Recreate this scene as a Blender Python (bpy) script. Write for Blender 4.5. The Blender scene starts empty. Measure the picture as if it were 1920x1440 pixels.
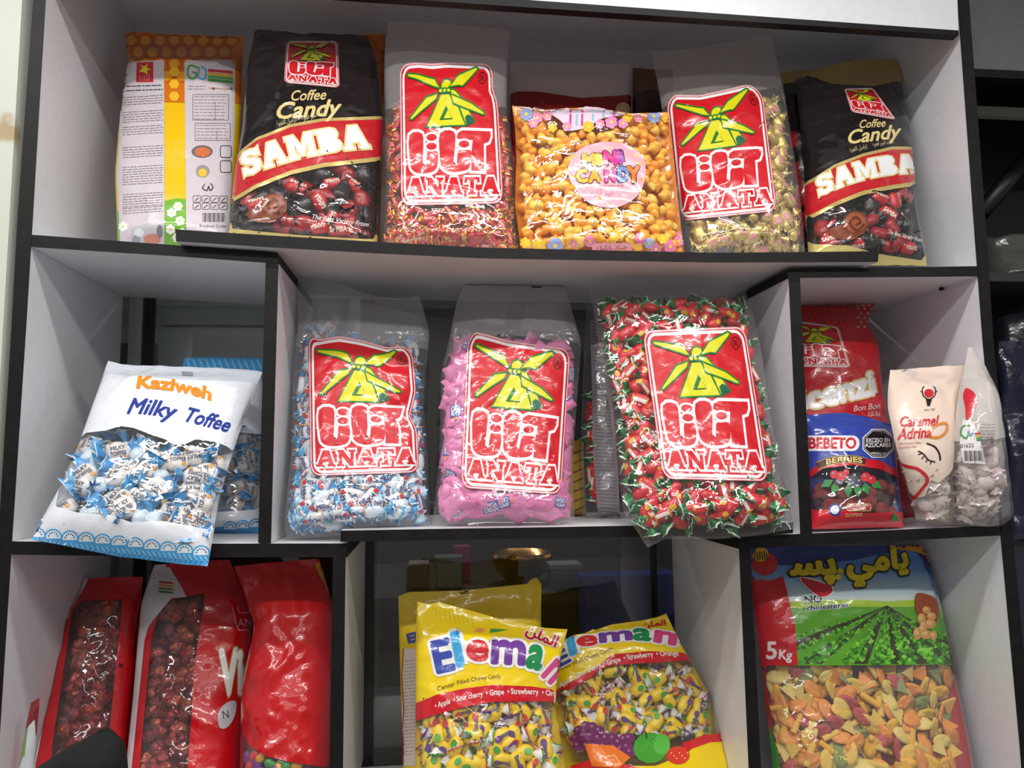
# Candy shelves in a sweet shop -- everything is built in code, in metres.
import bpy, bmesh, math, random
import numpy as np
from mathutils import Vector, Matrix, Quaternion, noise, geometry
from mathutils.bvhtree import BVHTree

random.seed(11)
SC = bpy.context.scene
COL = SC.collection
PI = math.pi

# ------------------------------------------------------------------ camera
F, CX, CY = 1400.0, 960.0, 720.0
_d = Vector((-151, 146, F)).normalized()
_u = Vector((-167, -13000, F)); _u = (_u - _d * _u.dot(_d)).normalized()
_x = _d.cross(_u).normalized()
EYE = Vector((0, -1.40, 1.50))


def ray(px, py):
    r = Vector(((px - CX) / F, (py - CY) / F, 1.0))
    return Vector((r.dot(_x), r.dot(_d), r.dot(_u)))


def P(px, py, Y=0.0):
    r = ray(px, py)
    return EYE + r * ((Y - EYE.y) / r.y)


def proj(p):
    q = p - EYE
    c = _x * q.x + _d * q.y + _u * q.z
    return (CX + F * c.x / c.z, CY + F * c.y / c.z)


cam = bpy.data.cameras.new('camera')
cam.sensor_width = 36.0
cam.lens = F / 1920.0 * 36.0
cam.clip_start = 0.02
camo = bpy.data.objects.new('camera', cam)
COL.objects.link(camo)
rows = [Vector((_x[i], _d[i], _u[i])) for i in range(3)]      # camera axes (right, down, forward) in the world
camo.matrix_world = Matrix((
    (rows[0][0], -rows[1][0], -rows[2][0], EYE.x),
    (rows[0][1], -rows[1][1], -rows[2][1], EYE.y),
    (rows[0][2], -rows[1][2], -rows[2][2], EYE.z),
    (0, 0, 0, 1)))
SC.camera = camo

# ------------------------------------------------------------------ materials
def lin(c):
    out = []
    for v in c[:3]:
        v = v / 255.0
        out.append(v / 12.92 if v <= 0.04045 else ((v + 0.055) / 1.055) ** 2.4)
    return (*out, 1.0)


MATS = {}


def newmat(name):
    m = bpy.data.materials.new(name)
    m.use_nodes = True
    nt = m.node_tree
    b = nt.nodes['Principled BSDF']
    return m, nt, b


def node(nt, t, **kw):
    n = nt.nodes.new(t)
    for k, v in kw.items():
        if k in n.inputs:
            n.inputs[k].default_value = v
        else:
            setattr(n, k, v)
    return n


def crinkle(nt, strength, scale=70.0, dist=0.004):
    """fine foil-like creases, in world space"""
    g = node(nt, 'ShaderNodeNewGeometry')
    n1 = node(nt, 'ShaderNodeTexNoise'); n1.inputs['Scale'].default_value = scale
    n1.inputs['Detail'].default_value = 2.0; n1.inputs['Distortion'].default_value = 1.2
    v = node(nt, 'ShaderNodeTexVoronoi'); v.feature = 'DISTANCE_TO_EDGE'
    v.inputs['Scale'].default_value = scale * 0.55
    mp = node(nt, 'ShaderNodeVectorMath'); mp.operation = 'ADD'
    n0 = node(nt, 'ShaderNodeTexNoise'); n0.inputs['Scale'].default_value = scale * 0.4
    sc = node(nt, 'ShaderNodeVectorMath'); sc.operation = 'SCALE'; sc.inputs['Scale'].default_value = 0.02
    nt.links.new(g.outputs['Position'], n0.inputs['Vector'])
    nt.links.new(n0.outputs['Color'], sc.inputs[0])
    nt.links.new(g.outputs['Position'], mp.inputs[0]); nt.links.new(sc.outputs[0], mp.inputs[1])
    nt.links.new(mp.outputs[0], v.inputs['Vector'])
    nt.links.new(mp.outputs[0], n1.inputs['Vector'])
    a = node(nt, 'ShaderNodeMath'); a.operation = 'MULTIPLY_ADD'
    a.inputs[1].default_value = 0.9
    nt.links.new(v.outputs['Distance'], a.inputs[0]); nt.links.new(n1.outputs['Fac'], a.inputs[2])
    b = node(nt, 'ShaderNodeBump'); b.inputs['Strength'].default_value = strength
    b.inputs['Distance'].default_value = dist
    nt.links.new(a.outputs[0], b.inputs['Height'])
    return b


def pr(c, rough=0.25, bump=0.28, scale=26.0, metal=0.0, coat=0.6, spec=0.5):
    """glossy printed plastic film of one colour"""
    key = ('pr', tuple(c), rough, bump, scale, metal, coat)
    if key in MATS:
        return MATS[key]
    m, nt, b = newmat('print_%d_%d_%d' % tuple(c[:3]))
    b.inputs['Base Color'].default_value = lin(c)
    b.inputs['Roughness'].default_value = rough
    b.inputs['Metallic'].default_value = metal
    b.inputs['Coat Weight'].default_value = coat
    b.inputs['Coat Roughness'].default_value = 0.05
    b.inputs['Specular IOR Level'].default_value = spec
    if bump:
        bp = crinkle(nt, bump, scale)
        nt.links.new(bp.outputs[0], b.inputs['Normal'])
        nt.links.new(bp.outputs[0], b.inputs['Coat Normal'])
    MATS[key] = m
    return m


def plain(name, c, rough=0.5, metal=0.0, mottled=0.0, scale=30.0, bump=0.0):
    key = ('pl', name)
    if key in MATS:
        return MATS[key]
    m, nt, b = newmat(name)
    b.inputs['Base Color'].default_value = lin(c)
    b.inputs['Roughness'].default_value = rough
    b.inputs['Metallic'].default_value = metal
    if mottled or bump:
        g = node(nt, 'ShaderNodeNewGeometry')
        n = node(nt, 'ShaderNodeTexNoise'); n.inputs['Scale'].default_value = scale
        n.inputs['Detail'].default_value = 6.0
        nt.links.new(g.outputs['Position'], n.inputs['Vector'])
        if mottled:
            r = node(nt, 'ShaderNodeValToRGB')
            lo = tuple(max(0, v * (1 - mottled)) for v in lin(c)[:3]) + (1,)
            hi = tuple(min(1, v * (1 + mottled)) for v in lin(c)[:3]) + (1,)
            r.color_ramp.elements[0].position = 0.3; r.color_ramp.elements[1].position = 0.7
            r.color_ramp.elements[0].color = lo; r.color_ramp.elements[1].color = hi
            nt.links.new(n.outputs['Fac'], r.inputs['Fac']); nt.links.new(r.outputs[0], b.inputs['Base Color'])
        if bump:
            bp = node(nt, 'ShaderNodeBump'); bp.inputs['Strength'].default_value = bump; bp.inputs['Distance'].default_value = 0.002
            nt.links.new(n.outputs['Fac'], bp.inputs['Height']); nt.links.new(bp.outputs[0], b.inputs['Normal'])
    MATS[key] = m
    return m


def film(haze=0.05, tint=(255, 255, 255), bump=0.5, gloss=1.0, scale=20.0, rough=0.05):
    """clear crinkled plastic film: see-through, with mirror-like creases and a little milkiness"""
    key = ('film', haze, tuple(tint), bump, gloss, scale)
    if key in MATS:
        return MATS[key]
    m = bpy.data.materials.new('clear_film'); m.use_nodes = True
    nt = m.node_tree; nt.nodes.clear()
    out = node(nt, 'ShaderNodeOutputMaterial')
    tr = node(nt, 'ShaderNodeBsdfTransparent'); tr.inputs['Color'].default_value = (0.97, 0.97, 0.97, 1)
    df = node(nt, 'ShaderNodeBsdfDiffuse'); df.inputs['Color'].default_value = lin(tint)
    gl = node(nt, 'ShaderNodeBsdfGlossy'); gl.inputs['Roughness'].default_value = rough
    gl.inputs['Color'].default_value = (1, 1, 1, 1)
    bp = crinkle(nt, bump, scale)
    nt.links.new(bp.outputs[0], gl.inputs['Normal'])
    lw = node(nt, 'ShaderNodeLayerWeight'); lw.inputs['Blend'].default_value = 0.5      # the same from both sides of the film
    pw = node(nt, 'ShaderNodeMath'); pw.operation = 'POWER'; pw.inputs[1].default_value = 4.0
    nt.links.new(lw.outputs['Facing'], pw.inputs[0])
    mu = node(nt, 'ShaderNodeMath'); mu.operation = 'MULTIPLY_ADD'; mu.use_clamp = True
    mu.inputs[1].default_value = 0.7 * gloss; mu.inputs[2].default_value = 0.055 * gloss
    nt.links.new(pw.outputs[0], mu.inputs[0])
    m1 = node(nt, 'ShaderNodeMixShader'); m1.inputs[0].default_value = haze
    nt.links.new(tr.outputs[0], m1.inputs[1]); nt.links.new(df.outputs[0], m1.inputs[2])
    m2 = node(nt, 'ShaderNodeMixShader')
    nt.links.new(mu.outputs[0], m2.inputs[0]); nt.links.new(m1.outputs[0], m2.inputs[1]); nt.links.new(gl.outputs[0], m2.inputs[2])
    nt.links.new(m2.outputs[0], out.inputs['Surface'])
    MATS[key] = m
    return m


WHITE_BOARD = plain('white_laminate', (226, 226, 230), 0.32, mottled=0.03, scale=60)
BLACK_EDGE = plain('black_edge_band', (20, 18, 18), 0.5, mottled=0.45, scale=38)
BLACK_EDGE.node_tree.nodes['Principled BSDF'].inputs['Specular IOR Level'].default_value = .25
SHADED_BOARD = plain('shaded_white_laminate', (104, 106, 109), 0.5, mottled=0.05, scale=40)  # white laminate with the neighbouring unit's shade put into its colour

# ------------------------------------------------------------------ object helpers
def tag(o, label=None, cat=None, group=None, kind=None):
    if label: o['label'] = label
    if cat: o['category'] = cat
    if group: o['group'] = group
    if kind: o['kind'] = kind
    return o


def empty(name, loc=(0, 0, 0)):
    o = bpy.data.objects.new(name, None)
    o.empty_display_size = 0.02
    o.location = loc
    COL.objects.link(o)
    return o


def rootloc(p):
    q = Vector((0, 0, 0))
    while p is not None:
        q = q + p.location
        p = p.parent
    return q


def mk(name, verts, faces, mats, fmat=None, parent=None, smooth=True):
    """ONE mesh object from world-space vertices"""
    off = rootloc(parent) if parent is not None else Vector((0, 0, 0))
    me = bpy.data.meshes.new(name)
    me.from_pydata([tuple(Vector(v) - off) for v in verts], [], faces)
    for m in (mats if isinstance(mats, (list, tuple)) else [mats]):
        me.materials.append(m)
    if fmat is not None:
        me.polygons.foreach_set('material_index', fmat)
    if smooth:
        me.polygons.foreach_set('use_smooth', [True] * len(me.polygons))
    me.update()
    o = bpy.data.objects.new(name, me)
    COL.objects.link(o)
    if parent is not None:
        o.parent = parent
    return o


def prism(pairs, Yf, Yb):
    """strip of quads between pixel pairs (a, b) on the plane Yf, pushed straight back to Yb: verts, faces"""
    vs, fs = [], []
    for a, b in pairs:
        fa, fb = P(a[0], a[1], Yf), P(b[0], b[1], Yf)
        vs += [fa, fb, Vector((fb.x, Yb, fb.z)), Vector((fa.x, Yb, fa.z))]
    n = len(pairs)
    for i in range(n - 1):
        p, q = 4 * i, 4 * i + 4
        for k in range(4):
            l = (k + 1) % 4
            fs.append((p + k, p + l, q + l, q + k))
    fs.append((3, 2, 1, 0)); e = 4 * (n - 1); fs.append((e, e + 1, e + 2, e + 3))
    return vs, fs


def worldprism(pairs, Yb):
    """the same from world-space points (a, b) lying at their own depth"""
    vs, fs = [], []
    for fa, fb in pairs:
        vs += [fa, fb, Vector((fb.x, Yb, fb.z)), Vector((fa.x, Yb, fa.z))]
    n = len(pairs)
    for i in range(n - 1):
        p, q = 4 * i, 4 * i + 4
        for k in range(4):
            l = (k + 1) % 4
            fs.append((p + k, p + l, q + l, q + k))
    fs.append((3, 2, 1, 0)); e = 4 * (n - 1); fs.append((e, e + 1, e + 2, e + 3))
    return vs, fs


def box(x0, x1, y0, y1, z0, z1):
    v = [(x, y, z) for x in (x0, x1) for y in (y0, y1) for z in (z0, z1)]
    f = [(0, 1, 3, 2), (4, 6, 7, 5), (0, 4, 5, 1), (2, 3, 7, 6), (0, 2, 6, 4), (1, 5, 7, 3)]
    return [Vector(p) for p in v], f


def flatshade(o):
    o.data.polygons.foreach_set('use_smooth', [False] * len(o.data.polygons))
    return o


# ------------------------------------------------------------------ the shelving unit
unit = empty('display_shelf', P(960, 1595, 0.2))
tag(unit, 'wide white wall shelving unit with black edge banding holding the candy bags', 'shelf')
DEPTH = 0.41
BAND = 0.0015


def board(name, pairs, Yf=0.0, Yb=DEPTH, parent=unit, ends=(False, False)):
    vs, fs = prism(pairs, Yf + BAND, Yb)
    b = flatshade(mk(name, vs, fs, WHITE_BOARD, None, parent))
    vs, fs = prism(pairs, Yf, Yf + BAND)
    # banded ends: a thin skin on the first or last cross-section
    for k, on in enumerate(ends):
        if on:
            a, c = pairs[0 if k == 0 else -1]
            s = -BAND if k == 0 else BAND
            fa, fb = P(a[0], a[1], Yf), P(c[0], c[1], Yf)
            i = len(vs)
            for y in (Yf, Yb):
                for p in (fa, fb):
                    vs.append(Vector((p.x, y, p.z))); vs.append(Vector((p.x + s, y, p.z)))
            fs += [(i, i + 2, i + 6, i + 4), (i + 1, i + 5, i + 7, i + 3), (i, i + 1, i + 3, i + 2),
                   (i + 4, i + 6, i + 7, i + 5), (i, i + 4, i + 5, i + 1), (i + 2, i + 3, i + 7, i + 6)]
    flatshade(mk('edge_band', vs, fs, BLACK_EDGE, None, b))
    return b


board('side_panel', [((72, -190), (97, -190)), ((62, 0), (85, 0)), ((33, 400), (61.5, 400)), ((21, 620), (48, 620)),
                     ((-3, 1000), (23, 1000)), ((-28, 1440), (-5, 1440)), ((-36, 1640), (-13, 1640))])
board('side_panel', [((1783, -190), (1803, -190)), ((1796, 0), (1817, 0)), ((1828, 440), (1850, 440)), ((1843, 640), (1863, 640)),
                     ((1876.5, 1003), (1899, 1003)), ((1912, 1392), (1936, 1392)), ((1932, 1640), (1958, 1640))])
# fascia board under the ceiling of the top row, its black lower edge showing
vs, fs = prism([((85, -67), (92, -330)), ((1015, 1.5), (1015, -300)), ((1797, 57), (1785, -300))], -0.004, 0.014)
fa = flatshade(mk('fascia', vs, fs, WHITE_BOARD, None, unit))
vs, fs = prism([((85, -48), (85, -67)), ((1015, 15.5), (1015, 1.5)), ((1798, 66), (1797, 57))], -0.004, 0.016)
flatshade(mk('edge_band', vs, fs, BLACK_EDGE, None, fa))
cz = P(237, 49, DEPTH).z
xl, xr = P(85, 0).x, P(1797, 0).x
vs, fs = box(xl - .01, xr + .01, 0.016, DEPTH, cz, cz + 0.02)
flatshade(mk('top_panel', vs, fs, WHITE_BOARD, None, unit))
vs, fs = box(P(70, 300).x, P(1815, 300).x, DEPTH, DEPTH + 0.006, P(60, 462).z, cz + .02)
flatshade(mk('back_panel', vs, fs, WHITE_BOARD, None, unit))

board('shelf_board', [((59, 440), (59, 463)), ((328, 459.5), (328, 480)), ((519, 474), (519, 494))], ends=(False, True))
board('shelf_board', [((1479, 504), (1479, 521)), ((1832, 499), (1835, 518))], ends=(True, False))
board('shelf_board', [((23, 1015), (22, 1040)), ((390, 1019.5), (390, 1045)), ((649, 1019), (649, 1045))], ends=(False, True))
board('shelf_board', [((1385, 1007), (1386, 1029)), ((1500, 1001), (1500, 1024)), ((1877, 985), (1877, 1004))], ends=(True, False))
board('divider', [((498, 494), (522, 494)), ((484, 1018), (508, 1018))])
board('divider', [((1479, 521), (1500, 521)), ((1501, 1001), (1523, 1000))])
board('divider', [((624, 1045), (648, 1045)), ((618, 1440), (643, 1440)), ((616, 1595), (641, 1595))])
board('divider', [((1386, 1029), (1407, 1027)), ((1404, 1440), (1427, 1440)), ((1412, 1595), (1436, 1595))])
_zc = P(960, 1595).z
vs, fs = box(P(-12, 1600).x, P(1930, 1600).x, BAND, DEPTH, _zc - .02, _zc)
_b = flatshade(mk('shelf_board', vs, fs, WHITE_BOARD, None, unit))
vs, fs = box(P(-12, 1600).x, P(1930, 1600).x, 0, BAND, _zc - .02, _zc)
flatshade(mk('edge_band', vs, fs, BLACK_EDGE, None, _b))
vs, fs = box(P(1500, 700).x, P(1850, 700).x, DEPTH, DEPTH + 0.006, P(1500, 1003).z, P(1500, 518).z)
flatshade(mk('back_panel', vs, fs, WHITE_BOARD, None, unit))
vs, fs = box(P(1412, 1300).x, P(1925, 1300).x, DEPTH, DEPTH + 0.006, P(1500, 1595).z, P(1500, 1010).z)
flatshade(mk('back_panel', vs, fs, WHITE_BOARD, None, unit))
zb = P(960, 1595).z - .02
vs, fs = box(P(-12, 1600).x, P(1930, 1600).x, 0.03, 0.05, 0.0, zb)
flatshade(mk('base_front', vs, fs, WHITE_BOARD, None, unit))
for x in (P(-30, 1640).x, P(1940, 1640).x):
    vs, fs = box(x - .012, x + .012, 0.0, DEPTH, 0, P(0, 1640).z)
    flatshade(mk('leg_panel', vs, fs, WHITE_BOARD, None, unit))
# shelf pin under the right-hand shelf board
c = P(1765, 541, 0.10)
vs, fs = box(c.x - .003, c.x + .003, c.y - .004, c.y + .004, c.z - .004, c.z + .006)
flatshade(mk('shelf_pin', vs, fs, BLACK_EDGE, None, unit))

# two loose boards bridging the middle of the unit
LA = [((329, 430), (330, 452)), ((500, 441), (500, 463)), ((700, 453), (700, 474.5)), ((900, 464), (900, 484)), ((1340, 474), (1340, 492)), ((1648, 471), (1646, 491))]
LB = [((639, 995), (638, 1016)), ((860, 991), (860, 1012)), ((1060, 988), (1060, 1009)), ((1270, 984), (1270, 1005)), ((1487, 979.5), (1487, 1000))]
for pairs, Yf, lab in ((LA, -0.026, 'long black-edged loose white board under the top row of bags'),
                       (LB, -0.012, 'black-edged loose white board under the three windmill bags in the middle')):
    r = empty('loose_board', P(pairs[2][1][0], pairs[2][1][1], 0.1))
    tag(r, lab, 'board')
    vs, fs = prism(pairs, Yf + BAND, 0.36)
    flatshade(mk('board_panel', vs, fs, WHITE_BOARD, None, r))
    vs, fs = prism(pairs, Yf, Yf + BAND)
    flatshade(mk('edge_band', vs, fs, BLACK_EDGE, None, r))


def ztop(pairs, Yf):
    xs = [P(a[0], a[1], Yf).x for a, b in pairs]; zs = [P(a[0], a[1], Yf).z for a, b in pairs]
    return lambda x: float(np.interp(x, xs, zs))


ZA = ztop(LA, -0.026)
ZAL = ztop([((59, 440), 0), ((328, 458), 0), ((519, 472), 0)], 0.0)
ZAR = ztop([((1479, 504), 0), ((1832, 499), 0)], 0.0)
ZB = ztop(LB, -0.012)
ZBL = ztop([((23, 1015), 0), ((390, 1019.5), 0), ((649, 1019), 0)], 0.0)
ZBR = ztop([((1385, 1007), 0), ((1500, 1001), 0), ((1877, 985), 0)], 0.0)
zc = P(960, 1595).z
ZC = lambda x: zc


def xface(pts):
    """an upright face: x as a function of z"""
    q = sorted((P(a, b).z, P(a, b).x) for a, b in pts)
    return lambda z: float(np.interp(z, [t[0] for t in q], [t[1] for t in q]))


XL = xface([(97, -190), (85, 0), (61.5, 400), (48, 620), (23, 1000), (-5, 1440), (-13, 1640)])
XR = xface([(1783, -190), (1796, 0), (1828, 440), (1843, 640), (1876.5, 1003), (1912, 1392), (1932, 1640)])
D1L, D1R = xface([(498, 494), (484, 1018)]), xface([(522, 494), (508, 1018)])
D2L, D2R = xface([(1479, 521), (1501, 1001)]), xface([(1500, 521), (1523, 1000)])
D3L, D3R = xface([(624, 1045), (618, 1440), (616, 1595)]), xface([(648, 1045), (643, 1440), (641, 1595)])
D4L, D4R = xface([(1386, 1029), (1404, 1440), (1412, 1595)]), xface([(1407, 1027), (1427, 1440), (1436, 1595)])
_ual = ztop([((59, 463), 0), ((519, 494), 0)], 0.0); _uar = ztop([((1479, 521), 0), ((1835, 518), 0)], 0.0)
_ula = ztop([(b, 0) for a, b in LA], -0.026)
_xa, _xb = P(519, 480).x + .004, P(1479, 512).x - .004
_ubl = ztop([((22, 1040), 0), ((390, 1045), 0), ((649, 1045), 0)], 0.0); _ubr = ztop([((1386, 1029), 0), ((1500, 1024), 0), ((1877, 1004), 0)], 0.0)
_ulb = ztop([(b, 0) for a, b in LB], -0.012)
_xc, _xd = P(649, 1030).x + .004, P(1385, 1018).x - .004
_zt = P(237, 49, DEPTH).z
CUBBY = {
    'T': (XL, XR, lambda x: _zt), 'L2': (XL, D1L, _ual), 'R2': (D2R, XR, _uar),
    'C2': (D1R, D2L, lambda x: _ual(x) if x < _xa else _uar(x) if x > _xb else _ula(x)),
    'L3': (XL, D3L, _ubl), 'R3': (D4R, XR, _ubr),
    'C3': (D3R, D4L, lambda x: _ubl(x) if x < _xc else _ubr(x) if x > _xd else _ulb(x))}

# ------------------------------------------------------------------ the room
WALLP = plain('pale_plaster', (196, 200, 188), 0.5, mottled=0.06, scale=6)
vs, fs = box(-2.6, P(20, 600).x - 0.012, 0.0, 0.5, 0, 3.2)
m, nt, b = newmat('painted_wall_stained')
g = node(nt, 'ShaderNodeNewGeometry')
st = P(15, 245, 0)
sub = node(nt, 'ShaderNodeVectorMath'); sub.operation = 'DISTANCE'; sub.inputs[1].default_value = tuple(st)
n1 = node(nt, 'ShaderNodeTexNoise'); n1.inputs['Scale'].default_value = 30
ad = node(nt, 'ShaderNodeMath'); ad.operation = 'MULTIPLY_ADD'; ad.inputs[1].default_value = 0.06
rp = node(nt, 'ShaderNodeValToRGB')
rp.color_ramp.elements[0].position = 0.045; rp.color_ramp.elements[0].color = lin((170, 150, 112))
rp.color_ramp.elements[1].position = 0.062; rp.color_ramp.elements[1].color = lin((200, 204, 192))
nt.links.new(g.outputs['Position'], sub.inputs[0]); nt.links.new(g.outputs['Position'], n1.inputs['Vector'])
nt.links.new(n1.outputs['Fac'], ad.inputs[0]); nt.links.new(sub.outputs['Value'], ad.inputs[2])
nt.links.new(ad.outputs[0], rp.inputs['Fac']); nt.links.new(rp.outputs[0], b.inputs['Base Color'])
b.inputs['Roughness'].default_value = 0.45
tag(flatshade(mk('wall_left', vs, fs, m)), kind='structure')
vs, fs = box(-3, 4, -4, 3.2, -0.05, 0)
tag(flatshade(mk('floor', vs, fs, plain('floor_tile', (150, 146, 140), 0.35, mottled=.08, scale=8))), kind='structure')
vs, fs = box(-3, 4, 3.0, 3.1, 0, 3.2)
tag(flatshade(mk('wall_back', vs, fs, plain('dark_wall', (38, 34, 34), 0.7))), kind='structure')
vs, fs = box(-3, 4, -4, 3.2, 2.88, 2.93)
tag(flatshade(mk('ceiling', vs, fs, plain('ceiling_paint', (215, 215, 212), 0.8))), kind='structure')
vs, fs = box(-3, 4, -4, -3.9, 0, 3.2)
tag(flatshade(mk('wall_front', vs, fs, plain('shop_wall', (150, 150, 150), 0.7))), kind='structure')

# sliding shop window behind the open middle of the unit
YW = 0.46
ALU = plain('aluminium', (172, 178, 182), 0.35)
DARKRUB = plain('dark_gasket', (22, 22, 24), 0.6)
wf = empty('window_1', P(700, 1440, YW)); tag(wf, kind='structure')
zw0, zw1 = 0.35, P(237, 49, DEPTH).z
for px, w, mat in ((246, .030, ALU), (268, .010, DARKRUB), (690, .030, plain('dark_profile', (58, 56, 54), .4)), (1222, .006, DARKRUB)):
    c = P(px, 900, YW)
    vs, fs = box(c.x - w / 2, c.x + w / 2, YW - .012, YW + .03, zw0, zw1)
    flatshade(mk('window_frame', vs, fs, mat, None, wf))
gl = film(0.01, (90, 90, 90), 0.0, 0.9, 1.0, 0.02)
vs, fs = box(P(200, 900, YW).x, P(1420, 900, YW).x, YW + .004, YW + .008, zw0, zw1)
flatshade(mk('pane', vs, fs, gl, None, wf))

# ------------------------------------------------------------------ flat shapes (2-D vertices, faces)
def dens(loop, h):
    out = []
    n = len(loop)
    for i in range(n):
        a, b = loop[i], loop[(i + 1) % n]
        k = max(1, int(math.hypot(b[0] - a[0], b[1] - a[1]) / h))
        for j in range(k):
            out.append((a[0] + (b[0] - a[0]) * j / k, a[1] + (b[1] - a[1]) * j / k))
    return out


def poly(loops, h):
    """filled outline (first loop) with holes (the rest), with inner points every h so that it can bend"""
    V, E = [], []
    for lp in loops:
        lp = dens(lp, h)
        b = len(V)
        V += [Vector(p) for p in lp]
        E += [(b + i, b + (i + 1) % len(lp)) for i in range(len(lp))]
    xs = [p.x for p in V]; ys = [p.y for p in V]
    y = min(ys) + h * .5
    while y < max(ys):
        x = min(xs) + h * .5
        while x < max(xs):
            V.append(Vector((x, y))); x += h
        y += h
    r = geometry.delaunay_2d_cdt(V, E, [], 2, 1e-7)
    return [tuple(p) for p in r[0]], [tuple(f) for f in r[2]]


def stroke(path, w, closed=False, h=1e9, caps=True):
    pts = list(path)
    if closed:
        pts = dens(pts, h); pts.append(pts[0])
    elif h < 1e8:
        q = []
        for a, b in zip(pts, pts[1:]):
            k = max(1, int(math.hypot(b[0] - a[0], b[1] - a[1]) / h))
            q += [(a[0] + (b[0] - a[0]) * j / k, a[1] + (b[1] - a[1]) * j / k) for j in range(k)]
        pts = q + [pts[-1]]
    r = w / 2
    # one mitred ribbon
    n = len(pts)
    V, Fc = [], []
    for i in range(n):
        if closed:
            a, b, c = pts[(i - 1) % (n - 1)], pts[i], pts[(i + 1) % (n - 1)] if i < n - 1 else pts[1]
        else:
            a, b, c = pts[max(0, i - 1)], pts[i], pts[min(n - 1, i + 1)]
        d1 = Vector((b[0] - a[0], b[1] - a[1])); d2 = Vector((c[0] - b[0], c[1] - b[1]))
        if d1.length < 1e-12: d1 = d2
        if d2.length < 1e-12: d2 = d1
        if d1.length < 1e-12: d1 = d2 = Vector((1, 0))
        d1.normalize(); d2.normalize()
        m = d1 + d2
        m = m.normalized() if m.length > 1e-6 else d1
        k = 1.0 / max(0.55, m.dot(d1))
        nx, ny = -m.y * r * k, m.x * r * k
        V += [(b[0] + nx, b[1] + ny), (b[0] - nx, b[1] - ny)]
        if i:
            j = 2 * i
            Fc.append((j - 2, j - 1, j + 1, j))
    if caps and not closed:
        for e in (0, n - 1):
            c0 = len(V); V.append(tuple(pts[e]))
            for k in range(8):
                V.append((pts[e][0] + r * math.cos(k * PI / 4), pts[e][1] + r * math.sin(k * PI / 4)))
            for k in range(8):
                Fc.append((c0, c0 + 1 + k, c0 + 1 + (k + 1) % 8))
    return V, Fc


def ell(cx, cy, rx, ry, n=18, a0=0.0):
    return [(cx + rx * math.cos(a0 + 2 * PI * k / n), cy + ry * math.sin(a0 + 2 * PI * k / n)) for k in range(n)]


def rrect(x0, y0, x1, y1, r, n=5):
    out = []
    for cx, cy, a in ((x1 - r, y1 - r, 0), (x0 + r, y1 - r, PI / 2), (x0 + r, y0 + r, PI), (x1 - r, y0 + r, 1.5 * PI)):
        for k in range(n + 1):
            t = a + PI / 2 * k / n
            out.append((cx + r * math.cos(t), cy + r * math.sin(t)))
    return out


def smooth_path(pts, n=6, closed=False):
    out = []
    m = len(pts)
    rng = range(m) if closed else range(m - 1)
    for i in rng:
        if closed:
            p = [pts[(i + k - 1) % m] for k in range(4)]
        else:
            p = [pts[max(0, i - 1)], pts[i], pts[i + 1], pts[min(m - 1, i + 2)]]
        for k in range(n):
            t = k / n
            out.append(tuple(0.5 * (2 * p[1][c] + (p[2][c] - p[0][c]) * t + (2 * p[0][c] - 5 * p[1][c] + 4 * p[2][c] - p[3][c]) * t * t
                                    + (3 * p[1][c] - p[0][c] - 3 * p[2][c] + p[3][c]) * t ** 3) for c in (0, 1)))
    if not closed:
        out.append(tuple(pts[-1]))
    return out


_tx = {}


def text_shape(body, shear=0.0, bold=0.0, xs=0.3):
    """letters as a flat mesh: baseline y=0, cap height about 1, y up; (verts, faces, width)"""
    key = (body, shear, bold)
    if key in _tx:
        return _tx[key]
    c = bpy.data.curves.new('lettering', 'FONT'); c.body = body; c.size = 1.0; c.shear = shear; c.resolution_u = 3
    o = bpy.data.objects.new('lettering', c); COL.objects.link(o)
    ev = o.evaluated_get(bpy.context.evaluated_depsgraph_get())
    me = ev.to_mesh()
    bm = bmesh.new(); bm.from_mesh(me); ev.to_mesh_clear()
    bpy.data.objects.remove(o); bpy.data.curves.remove(c)
    bmesh.ops.remove_doubles(bm, verts=bm.verts, dist=1e-5)
    rims = [[(e.verts[0].co.x, e.verts[0].co.y), (e.verts[1].co.x, e.verts[1].co.y)] for e in bm.edges if len(e.link_faces) == 1]
    x1 = max((v.co.x for v in bm.verts), default=1)
    x = xs
    while x < x1:
        bmesh.ops.bisect_plane(bm, geom=bm.verts[:] + bm.edges[:] + bm.faces[:], plane_co=(x, 0, 0), plane_no=(1, 0, 0)); x += xs
    bm.verts.ensure_lookup_table()
    bm.verts.index_update()
    V = [(v.co.x, v.co.y) for v in bm.verts]; Fc = [tuple(v.index for v in f.verts) for f in bm.faces]
    bm.free()
    if bold > 0:
        for e in rims:
            sv, sf = stroke(e, bold, caps=False)
            d = Vector((e[1][0] - e[0][0], e[1][1] - e[0][1]))
            b = len(V); V += sv; Fc += [tuple(b + i for i in f) for f in sf]
            b = len(V)
            V += [(e[0][0] + bold / 2 * math.cos(k * PI / 3), e[0][1] + bold / 2 * math.sin(k * PI / 3)) for k in range(6)]
            Fc.append(tuple(range(b, b + 6)))
    s = 1 / 0.70
    V = [(p[0] * s, p[1] * s) for p in V]
    _tx[key] = (V, Fc, x1 * s)
    return _tx[key]


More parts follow.
